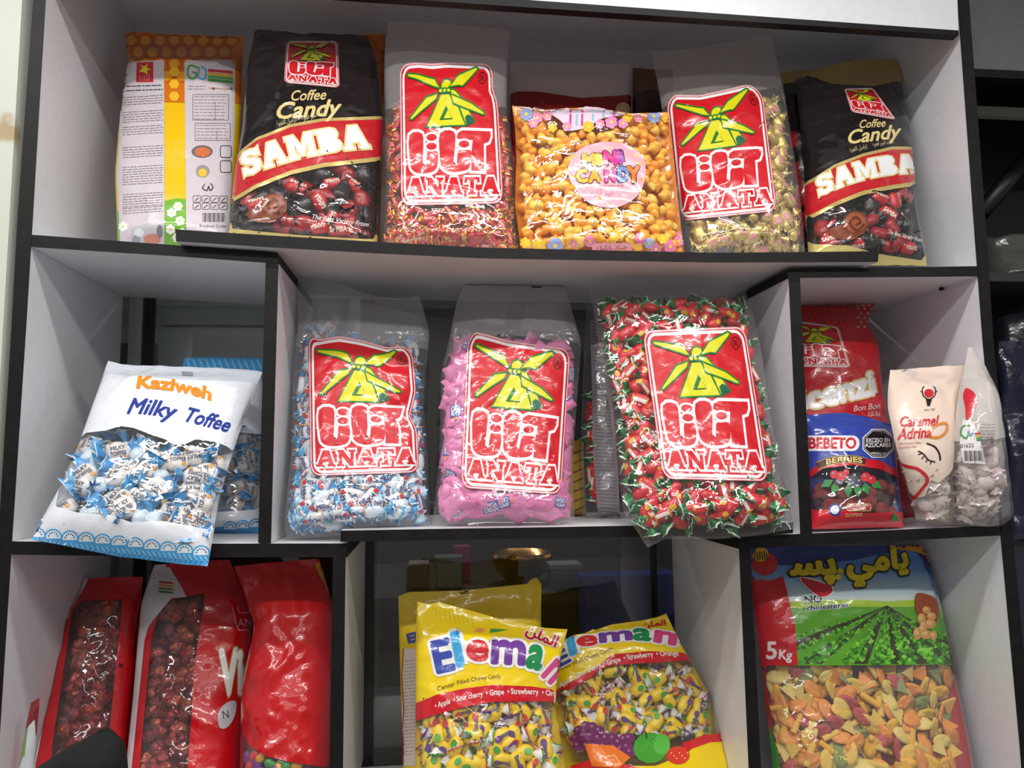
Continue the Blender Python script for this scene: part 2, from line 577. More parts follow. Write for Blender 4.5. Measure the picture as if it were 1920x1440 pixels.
def line_map(p0, p1, h, w, pm=None, tilt=0.0, h1=None):
    """text units -> pixels: baseline p0..p1 (bent through pm), cap height h px (h1 at the far end); tilt leans the letters"""
    def f(x, y):
        t = x / w
        if pm is None:
            bx, by = p0[0] + (p1[0] - p0[0]) * t, p0[1] + (p1[1] - p0[1]) * t
        else:
            c = (2 * pm[0] - (p0[0] + p1[0]) / 2, 2 * pm[1] - (p0[1] + p1[1]) / 2)
            bx = (1 - t) ** 2 * p0[0] + 2 * t * (1 - t) * c[0] + t * t * p1[0]
            by = (1 - t) ** 2 * p0[1] + 2 * t * (1 - t) * c[1] + t * t * p1[1]
        dx, dy = p1[0] - p0[0], p1[1] - p0[1]
        L = math.hypot(dx, dy); dx /= L; dy /= L
        hh = h if h1 is None else h + (h1 - h) * t
        return (bx + (dy + tilt * dx) * y * hh, by - (dx - tilt * dy) * y * hh)
    return f


# slab letters for the logos, unit boxes (y up)
SLAB = {
    'A': (.98, [[(0, 0), (0, .13), (.07, .13), (.33, 1), (.67, 1), (.93, .13), (1, .13), (1, 0), (.6, 0), (.6, .13), (.68, .13), (.63, .29), (.37, .29), (.32, .13), (.4, .13), (.4, 0)],
                [(.41, .42), (.59, .42), (.5, .74)]]),
    'N': (.95, [[(0, 0), (0, .13), (.08, .13), (.08, .87), (0, .87), (0, 1), (.32, 1), (.72, .42), (.72, .87), (.62, .87), (.62, 1), (1, 1), (1, .87), (.92, .87), (.92, 0), (.7, 0), (.28, .6), (.28, .13), (.38, .13), (.38, 0)]]),
    'T': (.85, [[(.25, 0), (.25, .13), (.37, .13), (.37, .85), (.2, .85), (.15, .68), (0, .68), (.03, 1), (.97, 1), (1, .68), (.85, .68), (.8, .85), (.63, .85), (.63, .13), (.75, .13), (.75, 0)]]),
    'M': (1.15, [[(0, 0), (0, .15), (.06, .15), (.06, .85), (0, .85), (0, 1), (.3, 1), (.5, .5), (.7, 1), (1, 1), (1, .85), (.94, .85), (.94, .15), (1, .15), (1, 0), (.66, 0), (.66, .15), (.73, .15), (.73, .6), (.55, .1), (.45, .1), (.27, .6), (.27, .15), (.34, .15), (.34, 0)]]),
    'B': (.92, [[(0, 0), (0, .15), (.1, .15), (.1, .85), (0, .85), (0, 1), (.65, 1), (.85, .93), (.92, .75), (.85, .58), (.77, .52), (.92, .43), (1, .27), (.92, .08), (.7, 0)],
                [(.38, .6), (.38, .83), (.55, .83), (.62, .75), (.62, .68), (.55, .6)], [(.38, .17), (.38, .42), (.58, .42), (.68, .34), (.68, .25), (.58, .17)]]),
    'S': (.82, [[(1, .66), (.97, 1), (.85, .94), (.6, 1), (.25, .97), (.05, .78), (.08, .58), (.3, .44), (.6, .37), (.66, .27), (.55, .19), (.38, .2), (.24, .36), (.06, .36), (.04, 0), (.16, .05), (.5, -.02), (.85, .07), (.98, .27), (.94, .47), (.7, .6), (.42, .66), (.36, .73), (.46, .8), (.62, .78), (.78, .66)]]),
}


def slab_word(word, gap=.06):
    loops, x = [], 0.0
    for ch in word:
        w, ls = SLAB[ch]
        loops.append([[(x + p[0] * w, p[1]) for p in l] for l in ls])
        x += w + gap
    return loops, x - gap


# ------------------------------------------------------------------ bags
BAGS = {}


def resample(pts, n, sm=0.06):
    pts = np.array(pts, float)
    d = np.r_[0, np.cumsum(np.hypot(*np.diff(pts, axis=0).T))]
    t = np.linspace(0, d[-1], 400)
    q = np.c_[np.interp(t, d, pts[:, 0]), np.interp(t, d, pts[:, 1])]
    k = max(1, int(400 * sm)) | 1
    qq = np.pad(q, ((k // 2, k // 2), (0, 0)), mode='reflect', reflect_type='odd')
    q = np.c_[np.convolve(qq[:, 0], np.ones(k) / k, 'valid'), np.convolve(qq[:, 1], np.ones(k) / k, 'valid')]
    i = np.linspace(0, 399, n)
    return np.c_[np.interp(i, np.arange(400), q[:, 0]), np.interp(i, np.arange(400), q[:, 1])]


class Bag:
    def __init__(s, name, label, left, right, Yb, Yt, thick, front, back, zmin=None, nu=44, nv=64, wr=.004, seed=1,
                 flat_b=.06, flat_t=.14, top=None, bot=None, cat='candy bag', group=None, creases=9, belly=.35, fullT=None, minY=None,
                 back_t=.8, clear=False, ycurve=0.0, pw=2.4, cub=None):
        rnd = random.Random(seed)
        s.root = None
        L, R = resample(left, nv + 1), resample(right, nv + 1)
        us = np.linspace(-1, 1, nu + 1)
        us = np.sign(us) * (1 - (1 - np.abs(us)) ** 1.25)       # closer columns at the sides
        s.us, s.nu, s.nv = us, nu, nv
        pos = np.zeros((nv + 1, nu + 1, 3)); s.mid = pos
        for j in range(nv + 1):
            v = j / nv
            Y = Yb + (Yt - Yb) * v + ycurve * math.sin(PI * v)
            for i in range(nu + 1):
                a = (us[i] + 1) / 2
                x = L[j, 0] + (R[j, 0] - L[j, 0]) * a; y = L[j, 1] + (R[j, 1] - L[j, 1]) * a
                if top: y += np.interp(a, [t[0] for t in top], [t[1] for t in top]) * max(0, (v - .72) / .28) ** 1.5
                if bot: y += np.interp(a, [t[0] for t in bot], [t[1] for t in bot]) * max(0, (.2 - v) / .2) ** 1.5
                pos[j, i] = P(x, y, Y)
        du = np.gradient(pos, axis=1); dv = np.gradient(pos, axis=0)
        n = np.cross(dv, du); n /= np.linalg.norm(n, axis=2, keepdims=True) + 1e-12
        n[n[:, :, 1] > 0] *= -1
        cr = []
        for k in range(creases):
            cr.append((rnd.uniform(-.9, .9), rnd.uniform(.05, .97), rnd.uniform(0, PI), rnd.uniform(.12, .4), rnd.uniform(-.0028, .0045)))
        W = np.linalg.norm(pos[nv // 2, -1] - pos[nv // 2, 0]); H = np.linalg.norm(pos[-1, nu // 2] - pos[0, nu // 2])
        s.W, s.H = W, H
        fr, bk = np.zeros_like(pos), np.zeros_like(pos)
        o3 = Vector((seed * 3.7, seed * 1.9, seed * 5.3))
        for j in range(nv + 1):
            v = j / nv
            pf = min(1, v / flat_b) if flat_b > 0 else 1
            pt = min(1, (1 - v) / flat_t) if flat_t > 0 else 1
            pf = math.sin(pf * PI / 2); pt = .5 - .5 * math.cos(pt * PI)
            prof = pf * pt * (1 - belly * v)
            if fullT: prof = fullT(v)
            for i in range(nu + 1):
                u = us[i]
                T = thick * prof * max(0, 1 - abs(u) ** pw) ** .55 + .0008 * (1 - u * u)
                p = Vector(pos[j, i]); q = p + o3
                w = .9 * noise.noise(q * 9) + .55 * noise.noise(q * 22)
                w += .55 * (0.4 - abs(noise.noise(q * 30 + Vector((7, 1, 2))))) + .18 * noise.noise(q * 70)
                w *= wr * (.55 + .8 * abs(u) ** 3 + .6 * (1 - pt) + .3 * (1 - pf))
                for cu, cv, ca, cl, am in cr:
                    dx, dy = (u - cu) * W / 2, (v - cv) * H
                    al = dx * math.cos(ca) + dy * math.sin(ca); ac = -dx * math.sin(ca) + dy * math.cos(ca)
                    ll = cl * W
                    if abs(al) < ll and abs(ac) < .03:
                        w += am * math.exp(-(ac / .009) ** 2) * (1 - (al / ll) ** 2)
                e = 1 - abs(u) ** 10
                fr[j, i] = pos[j, i] + n[j, i] * (T * .62 + w * e)
                bk[j, i] = pos[j, i] - n[j, i] * (T * .38 * back_t + .5 * w * e * pf * pt)
                bk[j, i, 1] = max(bk[j, i, 1], fr[j, i, 1] + .0006 * (1 - u * u))
        for A in (fr, bk):
            if zmin is not None:
                for j in range(nv + 1):
                    for i in range(nu + 1):
                        z = zmin(A[j, i, 0]) + .0006
                        if A[j, i, 2] < z: A[j, i, 2] = z
            if cub:
                lo, hi, up = CUBBY[cub]
                for j in range(nv + 1):
                    for i in range(nu + 1):
                        q = A[j, i]
                        q[1] = min(q[1], DEPTH - .004)
                        if q[1] > -.016:
                            q[0] = min(max(q[0], lo(q[2]) + .0012), hi(q[2]) - .0012)
                            q[2] = min(q[2], up(q[0]) - .0015)
            if minY is not None:
                np.minimum(A[:, :, 1], minY, out=A[:, :, 1])
        s.fr, s.bk = fr, bk
        s.zmin, s.cub = zmin, cub
        c = (fr[0].mean(axis=0) + bk[0].mean(axis=0)) / 2
        s.root = empty(name, Vector((c[0], c[1], min(fr[:, :, 2].min(), bk[:, :, 2].min()))))
        tag(s.root, label, cat, group)
        s.name = name
        idx = lambda j, i: j * (nu + 1) + i
        quads = [(idx(j, i), idx(j, i + 1), idx(j + 1, i + 1), idx(j + 1, i)) for j in range(nv) for i in range(nu)]
        s.front = mk('front_film' if clear else 'front_panel', fr.reshape(-1, 3), quads, front, None, s.root)
        s.back = mk('back_film' if clear else 'back_panel', bk.reshape(-1, 3), [q[::-1] for q in quads], back, None, s.root)
        # normals of the front, towards the shop
        du = np.gradient(fr, axis=1); dv = np.gradient(fr, axis=0)
        nn = np.cross(du, dv); nn /= np.linalg.norm(nn, axis=2, keepdims=True) + 1e-12
        flip = nn[:, :, 1] > 0.2
        nn[flip] *= -1
        s.nn = nn
        s.bvh = BVHTree.FromPolygons([Vector(p) for p in fr.reshape(-1, 3)], [t for q in quads for t in ((q[0], q[1], q[2]), (q[0], q[2], q[3]))])
        s.bbvh = BVHTree.FromPolygons([Vector(p) for p in bk.reshape(-1, 3)], [t for q in quads for t in ((q[0], q[1], q[2]), (q[0], q[2], q[3]))])
        s.cpx = proj(Vector(fr[nv // 2, nu // 2]))
        BAGS[label] = s

    def uv(s, px, py, strict=False):
        """column and row coordinates (in grid steps) of the front point that is seen at a pixel"""
        x, y = px, py
        for k in range(60):
            loc, nor, fi, d = s.bvh.ray_cast(EYE, ray(x, y).normalized())
            if loc is not None:
                q = fi // 2
                j, i = q // s.nu, q % s.nu
                a = Vector(s.fr[j, i])
                if fi % 2 == 0:
                    t = (Vector((0, 0, 0)), Vector((1, 0, 0)), Vector((1, 1, 0))); g = (s.fr[j, i], s.fr[j, i + 1], s.fr[j + 1, i + 1])
                else:
                    t = (Vector((0, 0, 0)), Vector((1, 1, 0)), Vector((0, 1, 0))); g = (s.fr[j, i], s.fr[j + 1, i + 1], s.fr[j + 1, i])
                b = geometry.barycentric_transform(loc, Vector(g[0]), Vector(g[1]), Vector(g[2]), *t)
                return (i + min(1, max(0, b.x)), j + min(1, max(0, b.y)))
            if strict:
                return None
            x += (s.cpx[0] - x) * .03; y += (s.cpx[1] - y) * .03
        return (s.nu / 2, s.nv / 2)

    def at(s, U, V, off=0.0):
        U = min(max(U, 0), s.nu - 1e-6); V = min(max(V, 0), s.nv - 1e-6)
        i, j = int(U), int(V); a, b = U - i, V - j
        f = lambda A: A[j, i] * (1 - a) * (1 - b) + A[j, i + 1] * a * (1 - b) + A[j + 1, i] * (1 - a) * b + A[j + 1, i + 1] * a * b
        # the mesh quads are split along (0,0)-(1,1)
        A = s.fr
        if a >= b: p = A[j, i] + (A[j, i + 1] - A[j, i]) * a + (A[j + 1, i + 1] - A[j, i + 1]) * b
        else: p = A[j, i] + (A[j + 1, i] - A[j, i]) * b + (A[j + 1, i + 1] - A[j + 1, i]) * a
        n = f(s.nn); n = n / (np.linalg.norm(n) + 1e-9)
        return Vector(p + n * off), Vector(n)


def refine(V, Fc, h):
    """split long edges so that a flat shape can follow a curved bag"""
    V = list(V)
    T = []
    for q in Fc:
        for k in range(1, len(q) - 1): T.append((q[0], q[k], q[k + 1]))
    h2 = h * h
    done = []
    while T:
        nx, mid = [], {}
        def M(a, b):
            dx, dy = V[a][0] - V[b][0], V[a][1] - V[b][1]
            if dx * dx + dy * dy <= h2: return None
            k = (a, b) if a < b else (b, a)
            if k not in mid:
                mid[k] = len(V); V.append(((V[a][0] + V[b][0]) / 2, (V[a][1] + V[b][1]) / 2))
            return mid[k]
        for a, b, c in T:
            m = (M(a, b), M(b, c), M(c, a))
            n = sum(x is not None for x in m)
            if n == 0: done.append((a, b, c)); continue
            while True:       # rotate to a standard position
                if n == 3 or (n == 1 and m[0] is not None) or (n == 2 and m[2] is None): break
                a, b, c = b, c, a; m = (m[1], m[2], m[0])
            if n == 1: nx += [(a, m[0], c), (m[0], b, c)]
            elif n == 2: nx += [(m[0], b, m[1]), (a, m[0], m[1]), (a, m[1], c)]
            else: nx += [(a, m[0], m[2]), (m[0], b, m[1]), (m[2], m[1], c), (m[0], m[1], m[2])]
        T = nx
    return V, done


class Print:
    """one printed part of a bag: flat shapes in photo pixels or bag rows/columns, laid on the bag's front"""
    def __init__(s, bag, name, base=0):
        s.bag, s.name, s.base = bag, name, base
        s.V, s.F, s.M, s.mats = [], [], [], []

    def _put(s, pts, faces, mat, uv):
        if mat not in s.mats: s.mats.append(mat)
        k = s.mats.index(mat); b = len(s.V)
        s.V += pts
        s.F += [tuple(b + i for i in f) for f in faces]; s.M += [k] * len(faces)

    def px(s, shape, mat, layer=0, f=None):
        V, Fc = shape[0], shape[1]
        off = .0006 + .0003 * (layer + s.base)
        pts = []
        V, Fc = refine([f(p[0], p[1]) for p in V] if f else [tuple(p) for p in V], Fc, 6.0)
        for p in V:
            U, W = s.bag.uv(p[0], p[1])
            pts.append(s.bag.at(U, W, off)[0])
        s._put(pts, Fc, mat, None)
        return s

    def text(s, body, p0, p1, h, mat, layer=2, pm=None, shear=0.0, bold=0.0, out=None, outw=.0, tilt=0.0, h1=None):
        V, Fc, w = text_shape(body, shear, bold)
        m = line_map(p0, p1, h, w, pm, tilt, h1)
        if out is not None:
            V2, F2, _ = text_shape(body, shear, bold + outw)
            s.px((V2, F2), out, layer - 1, m)
        s.px((V, Fc), mat, layer, m)
        return s

    def slab(s, word, p0, p1, h, mat, out, layer=2, pm=None, outw=.16, inner=True, tilt=0.0, mid=None, midw=.0):
        loops, w = slab_word(word)
        m = line_map(p0, p1, h, w, pm, tilt)
        for lt in loops:
            for lp in lt:
                s.px(stroke(lp, outw, True, .25), out, layer, m)
            s.px(poly(lt, .3), mat, layer + 1, m)
        return s

    def panel(s, mat, layer=0, top=None, bot=None, left=None, right=None, nu=40, nv=30, u0=0.0, u1=1.0):
        """a printed area bounded by pixel polylines, running out to the bag's very edges where none is given"""
        b = s.bag
        nu, nv = int(nu * 1.6) + 2, int(nv * 2) + 2
        def curve(pl, axis):
            q = sorted((b.uv(*p) for p in dens_open(pl, 12)), key=lambda t: t[1 - axis])
            return [t[1 - axis] for t in q], [t[axis] for t in q]
        vt = curve(top, 1) if top else ([0], [b.nv]); vb = curve(bot, 1) if bot else ([0], [0])
        ul = curve(left, 0) if left else ([0], [u0 * b.nu]); ur = curve(right, 0) if right else ([0], [u1 * b.nu])
        pts, fs = [], []
        off = .0006 + .0003 * (layer + s.base)
        for j in range(nv + 1):
            for i in range(nu + 1):
                a, t = i / nu, j / nv
                U = u0 * b.nu + (u1 - u0) * b.nu * a
                for _ in range(2):
                    lo, hi = np.interp(U, *vb), np.interp(U, *vt)
                    V = lo + (hi - lo) * t
                    l, r = np.interp(V, *ul), np.interp(V, *ur)
                    U = l + (r - l) * a
                pts.append(b.at(U, V, off)[0])
        for j in range(nv):
            for i in range(nu):
                k = j * (nu + 1) + i
                fs.append((k, k + 1, k + nu + 2, k + nu + 1))
        s._put(pts, fs, mat, None)
        return s

    def build(s, parent=None, label=None):
        g = s.bag
        for p in s.V:
            if g.zmin is not None: p.z = max(p.z, g.zmin(p.x) + .0003)
            if g.cub and p.y > -.016:
                lo, hi, up = CUBBY[g.cub]
                p.x = min(max(p.x, lo(p.z) + .0005), hi(p.z) - .0005); p.z = min(p.z, up(p.x) - .0006)
        o = mk(s.name, s.V, s.F, s.mats, s.M, parent or s.bag.root)
        if label: o['label'] = label
        return o


def dens_open(pl, h):
    q = []
    for a, b in zip(pl, pl[1:]):
        k = max(1, int(math.hypot(b[0] - a[0], b[1] - a[1]) / h))
        q += [(a[0] + (b[0] - a[0]) * j / k, a[1] + (b[1] - a[1]) * j / k) for j in range(k)]
    return q + [pl[-1]]


def inside(p, pg):
    c = False
    n = len(pg)
    for i in range(n):
        a, b = pg[i], pg[i - 1]
        if (a[1] > p[1]) != (b[1] > p[1]) and p[0] < (b[0] - a[0]) * (p[1] - a[1]) / (b[1] - a[1]) + a[0]:
            c = not c
    return c


# ------------------------------------------------------------------ the windmill label (drawn once, in its own square)
def LQ(x, y):
    xl = 55 + (y - 90) / 1270 * 25; xr = 890 + (y - 90) / 1270 * 85
    return ((x - xl) / (xr - xl), (y - 95) / 1265)


def LP(pts):
    return [LQ(*p) for p in pts]


RED, WHT, YLW, GRN, DGR = (206, 22, 36), (244, 240, 240), (222, 216, 24), (18, 120, 48), (10, 96, 70)
PINKR = (226, 60, 72)
LAB = []       # (shape, colour, layer)
H0 = .045
LAB.append((poly([rrect(0, 0, 1, 1, .085)], H0), (188, 14, 30), 0))
_r = rrect(.012, .008, .988, .992, .08)
LAB.append((stroke(_r, .012, True, H0), (236, 190, 196), 1))
_r = rrect(.042, .03, .958, .972, .075)
LAB.append((poly([_r], H0), RED, 1))
LAB.append((stroke(_r, .020, True, H0), WHT, 2))
_bl = [[(125, 195), (145, 190), (370, 235), (420, 325), (395, 322), (135, 222)], [(500, 320), (580, 210), (740, 135), (762, 148), (748, 172), (625, 312), (590, 305)],
       [(400, 365), (385, 420), (175, 605), (152, 602), (155, 585), (298, 398)], [(510, 375), (690, 458), (800, 545), (795, 565), (772, 562), (530, 465)]]
_side = [(505, 330), (555, 340), (605, 405), (718, 622), (640, 660), (570, 480), (520, 400)]
_body = [(295, 670), (425, 375), (495, 372), (540, 430), (580, 490), (640, 660)]
_dome = [(430, 330), (430, 285), (450, 255), (480, 245), (510, 255), (530, 290), (515, 330)]
for lp in (_side, _body, _dome):
    LAB.append((poly([LP(lp)], H0), YLW, 3)); LAB.append((stroke(LP(lp), .012, True, H0), GRN, 4))
for lp in _bl:
    LAB.append((poly([LP(lp)], H0), YLW, 5)); LAB.append((stroke(LP(lp), .012, True, H0), GRN, 6))
for cx in (425, 460, 495):
    LAB.append((poly([LP(ell(cx, 348, 20, 20, 12))], H0), YLW, 7)); LAB.append((stroke(LP(ell(cx, 348, 20, 20, 12)), .009, True), GRN, 8))
LAB.append((poly([LP([(412, 608), (468, 482), (526, 602)])], H0), GRN, 7))
LAB.append((poly([LP([(448, 598), (486, 520), (518, 596)])], H0), YLW, 8))
LAB.append((poly([LP([(645, 658), (632, 585), (655, 562), (680, 572), (712, 622)])], H0), DGR, 7))
# the stylised letters: two bowls, a flagged stem and three dots, white outline on red
_l1 = smooth_path([(150, 740), (262, 728), (272, 870), (270, 1000), (298, 1005), (306, 900), (335, 888), (392, 886), (402, 960), (388, 1040), (340, 1072), (240, 1080), (180, 1050), (158, 980)], 3, True)
_l2 = smooth_path([(418, 725), (540, 715), (548, 850), (535, 990), (562, 995), (575, 890), (620, 882), (682, 884), (688, 960), (670, 1040), (610, 1066), (510, 1070), (440, 1030), (420, 950)], 3, True)
_l3 = [(560, 770), (572, 725), (610, 702), (850, 712), (852, 760), (836, 806), (795, 822), (800, 1068), (690, 1062), (688, 900), (700, 790), (600, 786)]
for lp in (_l1, _l2, _l3):
    LAB.append((stroke(LP(lp), .042, True, H0), WHT, 3)); LAB.append((poly([LP(lp)], H0), RED, 4))
for c in ((345, 762), (345, 842), (625, 826)):
    LAB.append((poly([LP(ell(c[0], c[1], 66, 48, 18))], H0), WHT, 5)); LAB.append((poly([LP(ell(c[0], c[1], 46, 32, 18))], H0), RED, 6))
_w, _wl = slab_word('ANATA', .10)
for lt in _w:
    lt = [[LQ(132 + p[0] / _wl * 800, 1275 - p[1] * 155) for p in lp] for lp in lt]
    for lp in lt:
        LAB.append((stroke(lp, .030, True, H0), WHT, 3))
    LAB.append((poly(lt, H0), RED, 4))
LAB.append((stroke(LP(ell(800, 230, 34, 50, 16)), .008, True), (110, 10, 20), 3))
_v, _f, _tw = text_shape('R', 0, .04)
LAB.append((([LQ(780 + p[0] / _tw * 40, 255 - p[1] * 48) for p in _v], _f), (110, 10, 20), 3))


def windmill_label(bag, tl, tr, br, bl, top=None, right=None, left=None, name='windmill_label', base=0, parent=None, dim=None, **kw):
    """tl.. are pixel corners; top/left/right bend the edges: lists of (position, pixels)"""
    pr_ = Print(bag, name, base)
    def f(u, v):
        x = (tl[0] * (1 - u) + tr[0] * u) * (1 - v) + (bl[0] * (1 - u) + br[0] * u) * v
        y = (tl[1] * (1 - u) + tr[1] * u) * (1 - v) + (bl[1] * (1 - u) + br[1] * u) * v
        if top: y += np.interp(u, [t[0] for t in top], [t[1] for t in top]) * max(0, 1 - v * 1.6) ** 1.3
        if right: x += np.interp(v, [t[0] for t in right], [t[1] for t in right]) * max(0, u * 1.6 - .6)
        if left: x += np.interp(v, [t[0] for t in left], [t[1] for t in left]) * max(0, 1 - u * 1.6)
        return (x, y)
    for shp, c, l in LAB:
        pr_.px(shp, pr(c, **kw), l, f)
    return pr_.build(parent)


# ------------------------------------------------------------------ candies: shared meshes, every candy an object of its own
def meshdata(name, V, Fc, mats, fm=None, smooth=True):
    me = bpy.data.meshes.new(name)
    me.from_pydata([tuple(v) for v in V], [], Fc)
    for m in mats: me.materials.append(m)
    if fm: me.polygons.foreach_set('material_index', fm)
    if smooth: me.polygons.foreach_set('use_smooth', [True] * len(me.polygons))
    me.update()
    return me


def lathe_x(L, R, prof, nx=10, na=14, flat=1.0, lump=0.0, seed=0):
    V, Fc = [], []
    for i in range(nx + 1):
        t = i / nx * 2 - 1
        r = R * prof(t)
        for k in range(na):
            a = 2 * PI * k / na
            p = Vector((t * L / 2, r * math.cos(a), r * math.sin(a) * flat))
            if lump: p += p.normalized() * lump * noise.noise(p * 120 + Vector((seed, 0, 0)))
            V.append(p)
    for i in range(nx):
        for k in range(na):
            l = (k + 1) % na
            Fc.append((i * na + k, i * na + l, (i + 1) * na + l, (i + 1) * na + k))
    Fc.append(tuple(range(na))[::-1]); Fc.append(tuple(nx * na + k for k in range(na)))
    return V, Fc


def wrapper_end(L, R, nr=4, na=16, flat=.45, seed=0, rim=True):
    """a twisted, fanned-out end pointing to +x from the origin"""
    rnd = random.Random(seed)
    V, Fc, M = [], [], []
    for i in range(nr + 1):
        t = i / nr
        for k in range(na):
            a = 2 * PI * k / na
            r = R * (.22 + .85 * t ** .8) * (1 + .28 * t * (1 if k % 2 else -1) + .15 * t * rnd.uniform(-1, 1))
            V.append(Vector((L * t * (1 + .12 * rnd.uniform(-1, 1) * t), r * math.cos(a), r * math.sin(a) * flat * (1 + .3 * t * rnd.uniform(-1, 1)))))
    for i in range(nr):
        for k in range(na):
            l = (k + 1) % na
            Fc.append((i * na + k, i * na + l, (i + 1) * na + l, (i + 1) * na + k)); M.append(1 if rim and i == nr - 1 else 0)
    return V, Fc, M


def join(parts):
    V, Fc, M = [], [], []
    for v, f, m, mat in parts:
        b = len(V)
        V += [mat @ Vector(p).to_3d() for p in v] if mat is not None else [Vector(p).to_3d() for p in v]
        Fc += [tuple(b + i for i in q) for q in f]
        M += m if isinstance(m, list) else [m] * len(f)
    return V, Fc, M


def on_body(body, w, h, zf, m, x0=0.0, y0=0.0, ang=0.0, bold=.05):
    """lettering of height h and length w lying on a candy body whose top is z = zf(x, y)"""
    V, Fc, tw = text_shape(body, 0, bold)
    out = []
    for p in V:
        x, y = (p[0] / tw - .5) * w, (p[1] - .5) * h
        x, y = x * math.cos(ang) - y * math.sin(ang) + x0, x * math.sin(ang) + y * math.cos(ang) + y0
        out.append(Vector((x, y, zf(x, y))))
    return out, Fc, m, None


barrel = lambda p, q: (lambda t: max(.02, (1 - abs(t) ** p)) ** q)
ROTZ = Matrix.Rotation(PI, 4, 'Z')
CANDY = {}


def cm(c, rough=.3, metal=0.0, bump=.25, scale=160.0):
    return pr(c, rough, bump, scale, metal, .3)


def zcyl(R, k=1.0):
    return lambda x, y: math.sqrt(max(0, (R * 1.02) ** 2 - min(y * y, R * R * .96))) * k + .0004


def twist(key, L, R, body_c, end_c, rim_c, endL, flat=.8, extra=None, split=True, bodymat=None, endmat=None, p=4, q=.5, eflat=.45, seed=0):
    bm_, em, rm = bodymat or cm(body_c), endmat or cm(end_c), cm(rim_c)
    V, Fc = lathe_x(L, R, barrel(p, q), flat=flat, lump=R * .12, seed=seed)
    parts = [(V, Fc, 0, None)]
    mats = [bm_]
    if extra:
        ps, ms = extra(L, R, flat)
        parts += ps; mats += ms
    ev, ef, emm = wrapper_end(endL, R * 1.05, nr=9, seed=seed, flat=eflat)
    if split:
        v, f, m = join(parts)
        CANDY[key] = (meshdata('wrapped_candy', v, f, mats, m), meshdata('wrapper_end', ev, ef, [em, rm], emm), L / 2 * .97)
    else:
        n = len(mats)
        for mt in (Matrix.Translation((L / 2 * .97, 0, 0)), ROTZ @ Matrix.Translation((L / 2 * .97, 0, 0))):
            parts.append((ev, ef, [n + i for i in emm], mt))
        v, f, m = join(parts)
        CANDY[key] = (meshdata('wrapped_candy', v, f, mats + [em, rm], m), None, 0)


def patch(x0, x1, y0, y1, zf, m, n=5):
    V, Fc = [], []
    for i in range(n + 1):
        for j in range(n + 1):
            x, y = x0 + (x1 - x0) * i / n, y0 + (y1 - y0) * j / n
            V.append(Vector((x, y, zf(x, y))))
    for i in range(n):
        for j in range(n):
            k = i * (n + 1) + j
            Fc.append((k, k + n + 1, k + n + 2, k + 1))
    return V, Fc, m, None


def spot(cx, cy, rx, ry, zf, m, n=12):
    V = [Vector((cx, cy, zf(cx, cy)))] + [Vector((x, y, zf(x, y))) for x, y in ell(cx, cy, rx, ry, n)]
    return V, [(0, 1 + k, 1 + (k + 1) % n) for k in range(n)], m, None


PLACED = {}


def extents(kind):
    body, end, off = CANDY[kind]
    co = [v.co for v in body.vertices]
    ex = [max(abs(c[k]) for c in co) for k in range(3)]
    if end is not None:
        ex[0] = off + max(v.co.x for v in end.vertices)
    return ex


EXT = {}


def place(kind, name, loc, rot, sc, label, cat, group):
    body, end, off = CANDY[kind]
    o = bpy.data.objects.new(name, body)
    o.matrix_world = Matrix.Translation(loc) @ rot.to_matrix().to_4x4() @ Matrix.Scale(sc, 4)
    COL.objects.link(o)
    tag(o, label, cat, group)
    if end is not None:
        for s_ in (0, 1):
            e = bpy.data.objects.new('wrapper_end', end)
            COL.objects.link(e)
            e.parent = o
            e.rotation_euler = (random.uniform(-1, 1), 0, PI * s_)
            e.location = (off if s_ == 0 else -off, 0, 0)
    return o


